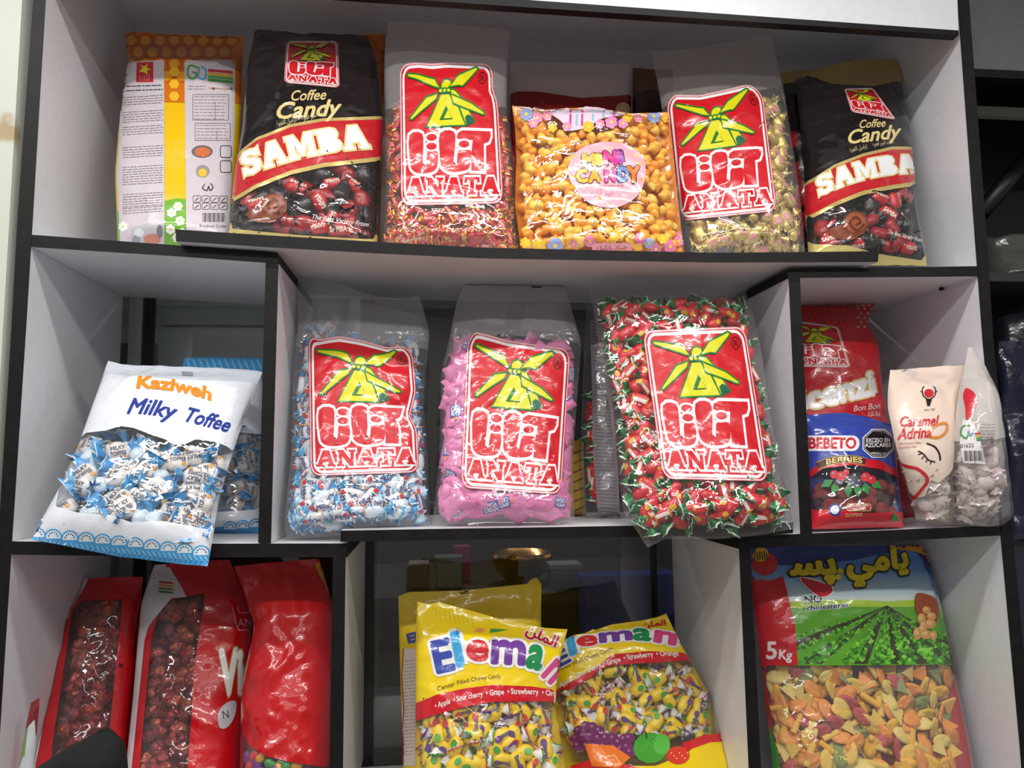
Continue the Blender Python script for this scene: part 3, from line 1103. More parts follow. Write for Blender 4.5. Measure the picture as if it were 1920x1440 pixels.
def fill(bag, kinds, name, label, cat, group, region, holes=(), spacing=28, layers=2, depth=.012, step=.014, sc=(.9, 1.1), tilt=.35, roll=.6, seed=3, jit=.35, ang=None, maxn=290, u_in=.03):
    """candies pressed against the inside of a bag's clear front"""
    rnd = random.Random(seed)
    n = 0
    x0, x1 = min(p[0] for p in region), max(p[0] for p in region)
    y0, y1 = min(p[1] for p in region), max(p[1] for p in region)
    for ly in range(layers):
        row = 0
        y = y0 + (spacing * .5 if ly else 0)
        while y <= y1:
            x = x0 + (spacing / 2 if (row + ly) % 2 else 0)
            while x <= x1:
                q = (x + rnd.uniform(-jit, jit) * spacing, y + rnd.uniform(-jit, jit) * spacing)
                x += spacing
                if n >= maxn or not inside(q, region) or any(inside(q, h) for h in holes):
                    continue
                kind = rnd.choice(kinds)
                if kind not in EXT: EXT[kind] = extents(kind)
                ex = EXT[kind]
                k0 = rnd.uniform(*sc)
                best = None
                for tr in range(10):
                    uv_ = bag.uv(q[0], q[1], True)
                    if uv_ is None: break
                    p, nr = bag.at(*uv_)
                    dd = depth + ly * step
                    j, i = int(uv_[1]), int(uv_[0])
                    room = (Vector(bag.bk[j, i]) - p).length
                    if room < depth * 1.3 and ly: break
                    dd = room * .5 if room < depth * 1.3 else min(dd, room - depth * .6)
                    nr = Vector((nr.x * .6, nr.y, nr.z * .6)).normalized()
                    t = nr.orthogonal().normalized()
                    a = rnd.uniform(0, 2 * PI) if ang is None else ang + rnd.gauss(0, .5)
                    t.rotate(Quaternion(nr, a))
                    b = nr.cross(t)
                    rot = Matrix((t, b, nr)).transposed().to_quaternion()
                    rot = rot @ Quaternion((1, 0, 0), rnd.uniform(-roll, roll)) @ Quaternion((0, 1, 0), rnd.uniform(-tilt, tilt))
                    c = p - nr * dd
                    worst = 0.0
                    for d3 in ((ex[0], ex[1] * .7, 0), (ex[0], -ex[1] * .7, 0), (-ex[0], ex[1] * .7, 0), (-ex[0], -ex[1] * .7, 0), (0, ex[1], 0), (0, -ex[1], 0), (0, 0, ex[2]), (ex[0] * .6, ex[1] * .7, 0), (-ex[0] * .6, ex[1] * .7, 0), (ex[0] * .6, -ex[1] * .7, 0), (-ex[0] * .6, -ex[1] * .7, 0)):
                        w = c + rot @ (Vector(d3) * k0)
                        loc, nn_, fi, dist = bag.bvh.ray_cast(EYE, (w - EYE).normalized())
                        if loc is None:
                            worst = max(worst, .05)
                        else:
                            worst = max(worst, .0012 - ((w - EYE).length - dist))
                            l2, _n, _f, d2 = bag.bbvh.ray_cast(EYE, (w - EYE).normalized())
                            if l2 is not None and d2 > dist + .012: worst = max(worst, (w - EYE).length - d2 + .001)
                            elif l2 is None or d2 <= dist + .012: worst = max(worst, .012)
                    if best is None or worst < best[0]:
                        best = (worst, c, rot, nr, room, dd)
                    if worst <= 0.002: break
                    if tr % 2 and worst >= .05:
                        q = (q[0] + (bag.cpx[0] - q[0]) * .06, q[1] + (bag.cpx[1] - q[1]) * .03)
                if best is None or best[0] >= .05: continue
                worst, c, rot, nr, room, dd = best
                if worst > 0:
                    c = c - nr * min(worst, max(0, room - dd - ex[2] * k0))
                o = place(kind, name, c, rot, k0, label, cat, group)
                n += 1
            y += spacing * .87; row += 1
    PLACED[label] = n

# ------------------------------------------------------------------ candy kinds
def mk_candies():
    M = cm
    # red candy, green twists with white rims, a white window with yellow lines
    def ex(L, R, fl):
        z = zcyl(R, fl)
        return [patch(-L * .3, L * .3, -R * .28, R * .28, lambda x, y: z(x, y) + .0002, 1),
                patch(-L * .36, -L * .31, -R * .6, R * .6, lambda x, y: z(x, y) + .0002, 2), patch(L * .31, L * .36, -R * .6, R * .6, lambda x, y: z(x, y) + .0002, 2)], [M((244, 226, 220)), M((232, 178, 40))]
    def ex2(L, R, fl):
        z = zcyl(R, fl)
        return [spot(0, 0, R * .55, R * .4, lambda x, y: z(x, y) + .0003, 1)], [M((232, 178, 40))]
    twist('redgreen_a', .040, .0125, (214, 30, 44), (14, 112, 50), (214, 236, 214), .016, extra=ex, seed=1)
    twist('redgreen_b', .040, .0125, (218, 34, 46), (14, 112, 50), (214, 236, 214), .016, extra=ex2, seed=2)
    twist('redgreen_c', .040, .0125, (206, 26, 40), (18, 124, 56), (220, 240, 220), .016, seed=3)
    # white toffee with blue ends, small red square and dark lettering
    def tx(word):
        def f(L, R, fl):
            z = zcyl(R, fl); zz = lambda x, y: z(x, y) + .0003
            return [patch(-L * .47, -L * .30, -R * .4, R * .4, zz, 1), on_body(word, L * .62, R * .75, zz, 2, L * .08), patch(L * .40, L * .44, -R * .6, R * .6, zz, 3)], [M((214, 40, 50)), M((34, 52, 128)), M((236, 150, 60))]
        return f
    twist('blue_a', .034, .0095, (238, 240, 244), (72, 172, 226), (226, 240, 248), .013, extra=tx('Milky'), split=False, seed=4, flat=.75)
    twist('blue_b', .034, .0095, (240, 240, 244), (196, 228, 244), (70, 160, 220), .013, extra=tx('Toffee'), split=False, seed=5, flat=.75)
    twist('blue_c', .032, .0095, (222, 236, 246), (60, 160, 220), (230, 244, 250), .014, split=False, seed=6, flat=.75)
    # round milk toffee
    def tm(L, R, fl):
        z = lambda x, y: R * fl * math.sqrt(max(.05, 1 - min(.9, (x * x + y * y) / (R * R * 1.15)))) + .0012
        return [on_body('MILKY', R * 1.15, R * .36, z, 1, 0, R * .30), on_body('TOFFEE', R * 1.25, R * .36, z, 1, 0, -R * .22), spot(R * .5, -R * .62, R * .2, R * .16, z, 2, 5)], [M((50, 54, 92)), M((232, 160, 50))]
    twist('milky_a', .039, .0205, (240, 234, 228), (78, 168, 226), (236, 244, 250), .014, flat=.62, extra=tm, p=2.2, seed=7, eflat=.5)
    twist('milky_b', .039, .0200, (238, 230, 222), (60, 150, 216), (226, 240, 250), .014, flat=.62, extra=tm, p=2.2, seed=8, eflat=.5)
    twist('milky_c', .028, .0125, (214, 230, 244), (80, 166, 226), (230, 240, 250), .022, flat=.7, p=2.2, seed=28, eflat=.65)
    # pink sachets: a soft pillow with two crimped ends
    def pillow(key, L, Wd, Tk, c, word, wc, seed):
        V, Fc = [], []
        n, m = 14, 8
        for sgn in (1, -1):
            b = len(V)
            for i in range(n + 1):
                for j in range(m + 1):
                    x, y = (i / n - .5), (j / m - .5)
                    e = min(1, (.5 - abs(x)) / .16)
                    z = sgn * Tk * math.sin(e * PI / 2) * math.sqrt(max(0, 1 - (2 * y) ** 2)) if e > 0 else 0
                    w_ = noise.noise(Vector((x * 6 + seed, y * 6, sgn))) * .0018
                    zz = .0012 * (1 if j % 2 else -1) * (1 - e)
                    V.append(Vector((x * L, y * Wd * (1 + .06 * (1 - e)), z + w_ * e + zz)))
            for i in range(n):
                for j in range(m):
                    k = b + i * (m + 1) + j
                    q = (k, k + m + 1, k + m + 2, k + 1)
                    Fc.append(q if sgn > 0 else q[::-1])
        parts = [(V, Fc, 0, None)]
        mats = [M(c, .25)]
        if word:
            zf = lambda x, y: Tk * math.sqrt(max(.1, 1 - (2 * y / Wd) ** 2)) + .0016
            parts += [patch(-L * .24, L * .24, -Wd * .28, Wd * .28, lambda x, y: zf(x, y) - .0002, 3),
                      on_body(word[0], L * .40, Wd * .19, lambda x, y: zf(x, y) + .0002, 1, 0, Wd * .13, 0, .07), on_body(word[1], L * .42, Wd * .22, lambda x, y: zf(x, y) + .0002, 1, 0, -Wd * .12, 0, .07),
                      spot(-L * .32, 0, Wd * .1, Wd * .1, zf, 2, 5)]
            mats += [M((238, 240, 250)), M((236, 150, 60)), M((84, 92, 172))]
        v, f, m_ = join(parts)
        CANDY[key] = (meshdata('candy_sachet', v, f, mats, m_), None, 0)
    pillow('pink_a', .056, .036, .0065, (236, 136, 188), ('AMITA', 'CREAM'), None, 1)
    pillow('pink_b', .055, .035, .0065, (232, 128, 182), None, None, 2)
    pillow('pink_c', .053, .036, .0070, (240, 146, 194), None, None, 3)
    # slim red foil sticks with gold bands
    def gx(L, R, fl):
        z = zcyl(R, fl); zz = lambda x, y: z(x, y) + .0003
        return [patch(-L * .47, -L * .40, -R * .7, R * .7, zz, 1), patch(L * .40, L * .47, -R * .7, R * .7, zz, 1), on_body('Candy', L * .5, R * .8, zz, 2)], [M((226, 176, 52), .25, .7), M((250, 214, 190))]
    twist('stick_a', .040, .0085, (206, 34, 48), (212, 60, 66), (232, 186, 70), .012, extra=gx, split=False, bodymat=M((206, 34, 48), .25, .25), endmat=M((210, 60, 62), .2, .5), seed=9)
    twist('stick_b', .040, .0085, (196, 26, 42), (222, 170, 60), (206, 34, 48), .012, split=False, bodymat=M((190, 26, 42), .22, .4), endmat=M((222, 170, 60), .22, .6), seed=10)
    # gold-wrapped candy with a pale pink square
    def gp(L, R, fl):
        z = zcyl(R, fl); zz = lambda x, y: z(x, y) + .0003
        return [patch(-L * .2, L * .2, -R * .5, R * .5, zz, 1)], [M((224, 150, 150))]
    twist('gold_a', .036, .0125, (222, 190, 110), (204, 172, 96), (240, 220, 150), .014, extra=gp, split=False, bodymat=M((226, 196, 116), .3, .25), endmat=M((210, 180, 104), .2, .6), seed=11)
    twist('gold_b', .036, .0125, (214, 186, 120), (210, 190, 130), (240, 226, 170), .014, split=False, bodymat=M((220, 190, 104), .25, .5), endmat=M((196, 176, 120), .2, .6), seed=12)
    # coffee candy in black and red
    def cf(L, R, fl):
        z = zcyl(R, fl); zz = lambda x, y: z(x, y) + .0003
        return [on_body('SAMBA', L * .7, R * .6, zz, 1, 0, 0, 0, .08)], [M((240, 220, 200))]
    twist('coffee_a', .040, .0145, (204, 34, 44), (36, 30, 32), (60, 50, 52), .012, extra=cf, split=False, seed=13)
    twist('coffee_b', .040, .0145, (34, 28, 30), (30, 26, 28), (70, 60, 62), .012, split=False, seed=14)
    twist('coffee_c', .040, .0145, (160, 24, 34), (40, 32, 34), (60, 50, 52), .012, split=False, seed=24)
    # orange mini candy: small lopsided drops
    for k, c in enumerate(((255, 208, 84), (255, 190, 60), (255, 166, 44))):
        V, Fc = lathe_x(.022, .0105, lambda t: max(.03, (1 - max(0, t) ** 2) ** .5 * (1 - max(0, -t) ** 1.3)), 8, 10, .85, .0035, k * 5)
        CANDY['mini_%d' % k] = (meshdata('mini_candy', V, Fc, [M(c, .4, 0, .2, 300)]), None, 0)
    # yellow fruit chews with spotted white ends
    def fr(c, word=None):
        def f(L, R, fl):
            z = zcyl(R, fl); zz = lambda x, y: z(x, y) + .0003
            ps = [spot(L * .2, 0, R * .52, R * .42, zz, 1)]
            if word: ps.append(on_body(word, L * .52, R * .6, zz, 2, -L * .16))
            return ps, [M(c), M((40, 44, 120))]
        return f
    twist('chew_apple', .040, .0145, (250, 212, 16), (240, 240, 232), (60, 160, 60), .017, extra=fr((70, 170, 50)), split=True, seed=15)
    twist('chew_cherry', .040, .0145, (250, 208, 12), (242, 238, 234), (196, 60, 70), .017, extra=fr((206, 56, 40), 'Eleman'), split=True, seed=16)
    twist('chew_grape', .040, .0145, (250, 214, 20), (240, 236, 240), (110, 70, 140), .017, extra=fr((112, 62, 140), 'Eleman'), split=True, seed=17)
    # white caramel with faint pink marks
    def cw(L, R, fl):
        z = lambda x, y: R * fl * math.sqrt(max(.05, 1 - min(.9, (x * x + y * y) / (R * R * 1.15)))) + .0012
        return [(*stroke(smooth_path([(-R * .3, -R * .1), (0, R * .2), (R * .3, 0)], 4), R * .09), 1, Matrix.Translation((0, 0, R * fl + .0006))), spot(R * .2, -R * .45, R * .2, R * .16, z, 2, 6)], [M((190, 90, 100)), M((214, 160, 110))]
    twist('caramel_a', .034, .0165, (240, 230, 226), (240, 232, 230), (232, 206, 206), .014, flat=.7, split=False, p=2.5, seed=18, extra=cw)
    twist('caramel_b', .034, .0165, (242, 226, 224), (236, 214, 214), (240, 232, 230), .014, flat=.7, split=False, p=2.5, seed=19)
    # foil-wrapped chocolate ball
    for k, (c, mt) in enumerate((((150, 52, 50), .75), ((120, 28, 36), .7), ((176, 84, 66), .8))):
        bm = bmesh.new(); bmesh.ops.create_icosphere(bm, subdivisions=3, radius=.0165)
        for v in bm.verts: v.co *= 1 + .22 * noise.noise(v.co * 90 + Vector((k * 9, 0, 0))) + .10 * noise.noise(v.co * 260)
        V = [v.co.copy() for v in bm.verts]; Fc = [tuple(v.index for v in f.verts) for f in bm.faces]; bm.free()
        CANDY['foil_%d' % k] = (meshdata('foil_ball', V, Fc, [M(c, .28, mt, .5, 220)], None, False), None, 0)
    for k, c in enumerate(((214, 50, 60), (60, 150, 70), (236, 170, 40), (240, 232, 226), (120, 60, 140))):
        V, Fc = lathe_x(.026, .010, barrel(3, .5), 8, 10, .8, .002, k)
        CANDY['bean_%d' % k] = (meshdata('bonbon', V, Fc, [M(c, .3)]), None, 0)
    # vegetable crisps: ridged ovals, triangles, straws
    cols = {'y': (230, 188, 78), 'o': (234, 148, 58), 'g': (128, 140, 76), 'r': (186, 72, 76), 'p': (228, 202, 108), 'm': (234, 176, 44)}
    for k, c in cols.items():
        mt = M(c, .6, 0, .15, 400)
        V, Fc = [], []
        n = 22
        for sgn in (1, -1):
            b = len(V); V.append(Vector((0, 0, sgn * .0022)))
            for r_ in (.5, 1):
                for q in range(n):
                    a = 2 * PI * q / n
                    x, y = .026 * r_ * math.cos(a), .0155 * r_ * math.sin(a)
                    V.append(Vector((x, y, sgn * .0022 * (1 if r_ < 1 else .7) + .0016 * math.sin(x * 900) + 5 * y * y)))
            for q in range(n):
                l = (q + 1) % n
                t = [(b, b + 1 + q, b + 1 + l), (b + 1 + q, b + 1 + n + q, b + 1 + n + l, b + 1 + l)]
                Fc += t if sgn > 0 else [x[::-1] for x in t]
        for q in range(n):
            l = (q + 1) % n; o2 = 1 + 2 * n
            Fc.append((1 + n + q, o2 + 1 + n + q, o2 + 1 + n + l, 1 + n + l))
        CANDY['oval_' + k] = (meshdata('vegetable_crisp', V, Fc, [mt]), None, 0)
    for k in 'ygpor':
        mt = M(cols[k], .6, 0, .15, 400)
        tri = [(-.022, -.015), (.022, -.013), (.002, .024)]
        lp = smooth_path(tri, 1, True)
        V = [Vector((x, y, .0028)) for x, y in dens(tri, .006)]; n = len(V)
        V += [Vector((p.x, p.y, -.0028)) for p in V]
        CANDY['tri_' + k] = (meshdata('vegetable_crisp', V, [tuple(range(n)), tuple(range(2 * n - 1, n - 1, -1))] + [(i, i + n, (i + 1) % n + n, (i + 1) % n) for i in range(n)], [mt], None, False), None, 0)
    for k in 'ymo':
        mt = M(cols[k], .55, 0, .15, 400)
        V, Fc = lathe_x(.046, .0085, lambda t: .92 + .08 * math.cos(t * 20), 14, 10, .8)
        CANDY['straw_' + k] = (meshdata('vegetable_crisp', V, Fc, [mt]), None, 0)
    for k, c in enumerate(((132, 40, 44), (58, 26, 36))):
        bm = bmesh.new(); bmesh.ops.create_icosphere(bm, subdivisions=3, radius=.015)
        for v in bm.verts: v.co *= 1 + .10 * noise.noise(v.co * 320 + Vector((k * 9, 0, 0))) ; v.co.z *= .8
        V = [v.co.copy() for v in bm.verts]; Fc = [tuple(v.index for v in f.verts) for f in bm.faces]; bm.free()
        CANDY['berry_%d' % k] = (meshdata('gummy_berry', V, Fc, [M(c, .35, 0, .5, 500)]), None, 0)


mk_candies()

GOLD = (206, 184, 112)
BLACK = (26, 20, 22)
FILM = film(.018, bump=.7)
FILMH = film(.12, (236, 236, 240), bump=.6)
FILMB = film(.06, (230, 230, 235), bump=.3, gloss=.5)
F3 = lambda *c: pr(c)
AR = {'anata': '\uFE8E\uFEE7\uFE8E\uFE97\uFE81', 'yami': '\uFEB4\uFB58 \uFEF2\uFEE3\uFE8E\uFEF3', 'coffee': '\uFE93\uFEEE\uFEEC\uFED8\uFEDF\uFE8D \uFEDE\uFEF4\uFEE3\uFE8D\uFEAE\uFEDB',
      'milk': '\uFEE9\uFEEE\uFEEC\uFED7 \uFEAE\uFEF4\uFEB7 \uFE95\uFE8E\uFE92\uFE91\uFE81', 'eleman': '\uFEE6\uFE8E\uFEE4\uFEDF\uFE8D', 'mini': '\uFEE9\uFE8E\uFEE8\uFB90\uFEE7\uFE8E \uFEAB\uFE8E\uFEF4\uFE9F'}


def lines(pt, x0, x1, ys, c, w=.9, layer=2, dash=None, slope=0.0, seed=0):
    rnd = random.Random(seed)
    for y in ys:
        x = x0
        while x < x1 - 2:
            l = rnd.uniform(4, 11)
            e = min(x1, x + l)
            pt.px(stroke([(x, y + slope * (x - x0)), (e, y + slope * (e - x0))], w, False, 8, False), pr(c), layer)
            x = e + rnd.uniform(1.2, 2.2)
        

def flower(pt, x, y, r, c, layer=2, mid=(250, 220, 80)):
    for k in range(6):
        a = k * PI / 3 + x
        pt.px(([(x + r * .6 * math.cos(a), y + r * .6 * math.sin(a))] + ell(x + r * .6 * math.cos(a), y + r * .6 * math.sin(a), r * .42, r * .42, 8), [(0, 1 + i, 1 + (i + 1) % 8) for i in range(8)]), pr(c), layer)
    pt.px(poly([ell(x, y, r * .28, r * .28, 8)], 5), pr(mid), layer + 1)


def dot(pt, x, y, rx, c, layer=2, ry=None, n=14, **kw):
    pt.px(poly([ell(x, y, rx, ry or rx, n)], 7), pr(c, **kw), layer)


# ================================================================== TOP ROW
# back of a honey-coloured bag, far left
b = Bag('candy_bag', 'yellow honeycomb-printed bag showing its text-filled back at the left end of the top shelf',
        [(222, 470), (216, 330), (222, 250), (240, 118), (235, 64)], [(440, 480), (445, 330), (452, 200), (454, 120), (456, 68)], .09, .26, .085,
        pr((238, 190, 8)), pr((230, 150, 20)), zmin=lambda x: max(ZAL(x), ZA(x)) if x > P(329, 440, -.026).x - .002 else ZAL(x), cub='T', seed=2, flat_t=.2, wr=.005)
p = Print(b, 'front_print')
p.panel(pr((214, 112, 12)), 0, bot=[(225, 190), (455, 195)], nu=24, nv=14)
p.panel(pr((112, 176, 40)), 0, top=[(215, 400), (330, 372), (450, 385)], nu=24, nv=10)
for r_, y in enumerate((76, 98, 120, 143)):
    for k in range(9):
        x = 246 + 27 * k + (13 if r_ % 2 else 0)
        if x < 448:
            p.px(stroke(ell(x, y, 14, 13, 6, PI / 6), 1.6, True, 8), pr((176, 78, 10)), 1)
            dot(p, x, y, 9.5, (232, 158, 30), 1, n=6)
for y in (135, 158, 181):
    dot(p, 327, y, 10, (240, 186, 40), 2, n=6)
WP = (206, 196, 202)
p.px(poly([[(232, 124), (240, 117), (308, 113), (309, 470), (227, 466), (220, 330), (226, 220)]], 10), pr(WP), 2)
p.px(poly([[(346, 120), (350, 114), (432, 113), (440, 122), (440, 230), (434, 330), (428, 470), (350, 470)]], 10), pr(WP), 2)
p.px(poly([[(257, 118), (288, 117), (288, 155), (256, 155)]], 8), pr((196, 40, 56)), 3)
p.px(poly([[(262, 136), (268, 128), (263, 122), (271, 126), (278, 120), (276, 128), (284, 132), (276, 133), (278, 142), (270, 136)]], 8), pr((214, 204, 40)), 4)
p.text(AR['anata'], (261, 152), (283, 152), 9, pr((230, 150, 150)), 4)
dkc = (96, 88, 92)
lines(p, 230, 306, (163, 171), (70, 66, 96), 2.0, 3, slope=-.03, seed=1)
for blk, n_ in ((184, 4), (212, 5), (240, 4), (278, 5), (315, 8), (366, 6), (392, 3)):
    lines(p, 229 + 2, 306, [blk + 4.6 * k for k in range(n_)], dkc, 1.1, 3, slope=-.06, seed=blk)
p.px(poly([[(246, 424), (308, 420), (309, 470), (246, 470)]], 8), pr((196, 192, 196)), 3)
for (x, y, rx, ry, c) in ((262, 436, 9, 8, (226, 230, 236)), (286, 448, 16, 10, (206, 130, 112)), (300, 434, 6, 12, (120, 116, 122)), (256, 450, 8, 9, (150, 156, 170))):
    dot(p, x, y, rx, c, 4, ry)
p.px(stroke(smooth_path([(372, 128), (356, 124), (352, 140), (362, 149), (370, 140), (362, 136)], 5), 3.2), pr((60, 150, 60)), 3)
p.px(stroke(smooth_path([(374, 130), (372, 146), (384, 148), (386, 132), (378, 126)], 5), 3.2), pr((80, 160, 210)), 3)
for k, c in enumerate(((190, 50, 60), (226, 160, 50), (80, 160, 60), (60, 140, 60))):
    p.px(poly([[(390, 130 + 6 * k), (436, 134 + 6 * k), (436, 139 + 6 * k), (390, 135 + 6 * k)]], 9), pr(c), 3)
p.px(stroke([(392, 166), (434, 168)], 1, False, 9), pr(dkc), 3)
for x, c in ((400, (150, 50, 60)), (420, (220, 180, 60)), (433, (110, 120, 110))): dot(p, x, 167, 2.4, c, 4)
lines(p, 354, 386, (163, 168), dkc, 1, 3)
for (x0, y0, x1, y1) in ((362, 178, 428, 226), (366, 232, 431, 264)):
    p.px(stroke([(x0, y0), (x1, y0), (x1, y1), (x0, y1)], 1, True, 9), pr(dkc), 3)
    p.px(stroke([((x0 + x1) / 2 + 8, y0 + 14), ((x0 + x1) / 2 + 8, y1)], .8, False, 9), pr(dkc), 3)
    lines(p, x0 + 3, x1 - 4, [y0 + 6 * k + 4 for k in range(int((y1 - y0) / 6) - 0)], dkc, .9, 3, seed=x0)
dot(p, 379, 285, 20, (110, 100, 102), 3, 12); dot(p, 380, 286, 15, (206, 110, 62), 4, 9)
dot(p, 380, 322, 13, (150, 146, 150), 3, 12); dot(p, 380, 325, 8, (226, 190, 50), 4, 8)
for y in (286, 314):
    p.px(stroke(rrect(413, y - 12, 433, y + 10, 4), 1.6, True, 8), pr((70, 66, 70)), 3)
p.px(stroke(smooth_path([(384, 346), (380, 354), (388, 358), (391, 350), (394, 358), (399, 352), (395, 345)], 4), 2.2), pr((60, 56, 60)), 3)
for r_ in (0, 1):
    for k in range(4):
        p.px(stroke(rrect(362 + 16.5 * k, 368 + 13.5 * r_, 376 + 16.5 * k, 380 + 13.5 * r_, 2.5), 1, True, 8), pr((70, 66, 70)), 3)
        p.px(stroke([(366 + 16.5 * k, 377 + 13.5 * r_), (372 + 16.5 * k, 372 + 13.5 * r_)], 1.6, False, 8), pr((70, 66, 70)), 3)
for k in range(16):
    x = 380 + k * 2.7
    p.px(stroke([(x, 400), (x, 417)], .8 + (k * 7 % 3) * .5, False, 8, False), pr((40, 38, 42)), 3)
p.text('Product Code:', (374, 427), (424, 427), 5, pr((70, 66, 70)), 3)
for x, y in ((232, 425), (322, 400), (334, 388), (338, 415), (320, 430), (332, 445), (342, 436)): flower(p, x, y, 9, (240, 240, 238), 3)
p.build()

# another honey bag, almost hidden behind the first coffee bag
b = Bag('candy_bag', 'orange honeycomb bag mostly hidden behind the black bag at the left of the top shelf', [(560, 470), (560, 70)], [(712, 480), (722, 64)], .25, .32, .06,
        pr((216, 116, 14)), pr((216, 116, 14)), zmin=ZAL, cub='T', nu=16, nv=30, seed=3)
p = Print(b, 'front_print')
for r_, y in enumerate((84, 106, 128, 150)):
    for k in range(3):
        p.px(stroke(ell(690 + 27 * k + (13 if r_ % 2 else 0), y, 14, 13, 6, PI / 6), 1.6, True, 8), pr((176, 78, 10)), 1)
p.build()


def coffee_bag(label, left, right, Yb, Yt, zmin, seed, lq, cf, ca, ar1, ar2, band_t, band_b, sm, sw, bt, seal, flap, group, wins, top=None, minY=None):
    b = Bag('candy_bag', label, left, right, Yb, Yt, .085, FILM, pr(BLACK), zmin=zmin, cub='T', seed=seed, flat_t=.24, wr=.006, top=top, clear=True, creases=14, minY=minY)
    p = Print(b, 'front_print')
    p.panel(pr(BLACK), 0, bot=[(x, y - 3) for x, y in band_t], nu=44, nv=40)
    p.panel(pr(GOLD, .3, metal=.3), 1, top=[(x, y - 1) for x, y in band_t], bot=[(x, y + 5) for x, y in band_b], nu=44, nv=14)
    p.panel(pr((190, 26, 36)), 2, top=[(x, y + 5) for x, y in band_t], bot=[(x, y - 3) for x, y in band_b], nu=44, nv=14)
    if seal: p.panel(pr((214, 196, 120), .3, metal=.3), 1, top=seal, nu=44, nv=8)
    if flap: p.panel(pr((186, 160, 90), .35, metal=.4, bump=.6), 1, bot=flap, nu=44, nv=10)
    gc = pr((226, 206, 140), .3)
    p.text('Coffee', *cf, gc, 3, shear=.35, bold=.03)
    p.text('Candy', *ca, gc, 3, shear=.35, bold=.05)
    p.text(AR['coffee'], *ar1, pr((206, 190, 150)), 3); p.text(AR['milk'], *ar2, pr((206, 190, 150)), 3)
    p.slab('SAMBA', sm[0], sm[1], sm[2], pr((238, 238, 240)), gc, 4, sm[3], outw=.14)
    for (x, y, r) in sw:
        dot(p, x, y, r, (112, 56, 36), 2); dot(p, x - 1, y - 2, r * .82, (150, 82, 54), 3, r * .76)
        p.px(stroke(smooth_path([(x + r * .6, y + r * .1), (x + r * .1, y + r * .55), (x - r * .45, y), (x, y - r * .5), (x + r * .35, y - r * .1), (x + r * .05, y + r * .12)], 6), r * .2), pr((100, 46, 30)), 4)
    x, y, r = sw[0]
    p.px(poly([smooth_path([(x - r * 2.1, y + r * .6), (x - r * 1.2, y + r * .1), (x - r * .6, y + r * .6), (x + r * .2, y + r * 1.1), (x - r * 1.2, y + r * 1.2)], 4, True)], 8), pr((124, 64, 42)), 1)
    p.text('The Best Variety From', *bt, pr((236, 226, 216)), 3, shear=.3)
    p.build()
    windmill_label(b, *lq, base=3)
    fill(b, ['coffee_a', 'coffee_b', 'coffee_c'], 'coffee_candy', 'black and red wrapped candy in the ' + group[0], 'candy', group[1], wins, spacing=31, layers=2, depth=.015, step=.018, seed=seed, sc=(.95, 1.2))
    return b


coffee_bag('black bag with a slanted red banner near the left end of the top shelf', [(428, 460), (440, 330), (455, 240), (462, 140), (478, 58)], [(706, 480), (712, 330), (718, 220), (705, 110), (690, 68)],
           .045, .20, ZA, 4, [(537, 78), (634, 78), (637, 166), (533, 156)], ((543, 190), (612, 187), 19, ), ((514, 224), (641, 216), 30), ((520, 237), (557, 228), 9), ((567, 226), (613, 216), 10),
           [(425, 302), (443, 290), (482, 259), (545, 234), (607, 223), (720, 219)], [(420, 384), (440, 373), (482, 348), (545, 323), (607, 309), (715, 297)],
           ((458, 334), (694, 279), 45, (572, 296)), [(514, 387, 25)], ((583, 411), (690, 426), 9), [(425, 428), (560, 440), (712, 450)], None,
           ('black bag at the left of the top shelf', 'coffee candies in the left black bag'), [(425, 378), (482, 352), (545, 327), (607, 312), (708, 300), (706, 452), (430, 440)])

# clear bag of red and gold sticks
clear_haze = film(.05, (240, 236, 236), bump=.6)
b = Bag('candy_bag', 'clear bag of slim red and gold sweets with a windmill label on the top shelf',
        [(716, 480), (722, 330), (722, 200), (720, 120), (728, 40)], [(978, 490), (968, 330), (950, 200), (950, 110), (956, 58)], .05, .16, .09,
        clear_haze, FILMB, zmin=ZA, cub='T', seed=5, flat_t=.34, wr=.005, clear=True, creases=16)
p = Print(b, 'top_haze')  # added hazy sheet, nothing printed: greys the crumpled empty top
p.panel(film(.2, (226, 222, 222), bump=.9, gloss=1.5), 0, bot=[(715, 205), (980, 200)], nu=30, nv=24)
p.build()
lq = [(749, 118), (924, 118), (944, 382), (752, 386)]
windmill_label(b, *lq, right=[(0, 0), (.2, -3), (.26, 3), (.35, 4), (1, 0)], top=[(0, 3), (.2, -1), (.35, 2), (.5, -1), (1, 2)])
fill(b, ['stick_a', 'stick_b', 'stick_a'], 'candy_stick', 'slim red and gold twisted sweet in the clear bag on the top shelf', 'candy', 'red and gold sweets in the clear bag',
     [(718, 200), (960, 195), (976, 470), (716, 468)], [[(757, 125), (918, 125), (938, 374), (760, 378)]], spacing=21, layers=2, depth=.010, step=.013, seed=5, tilt=.3)

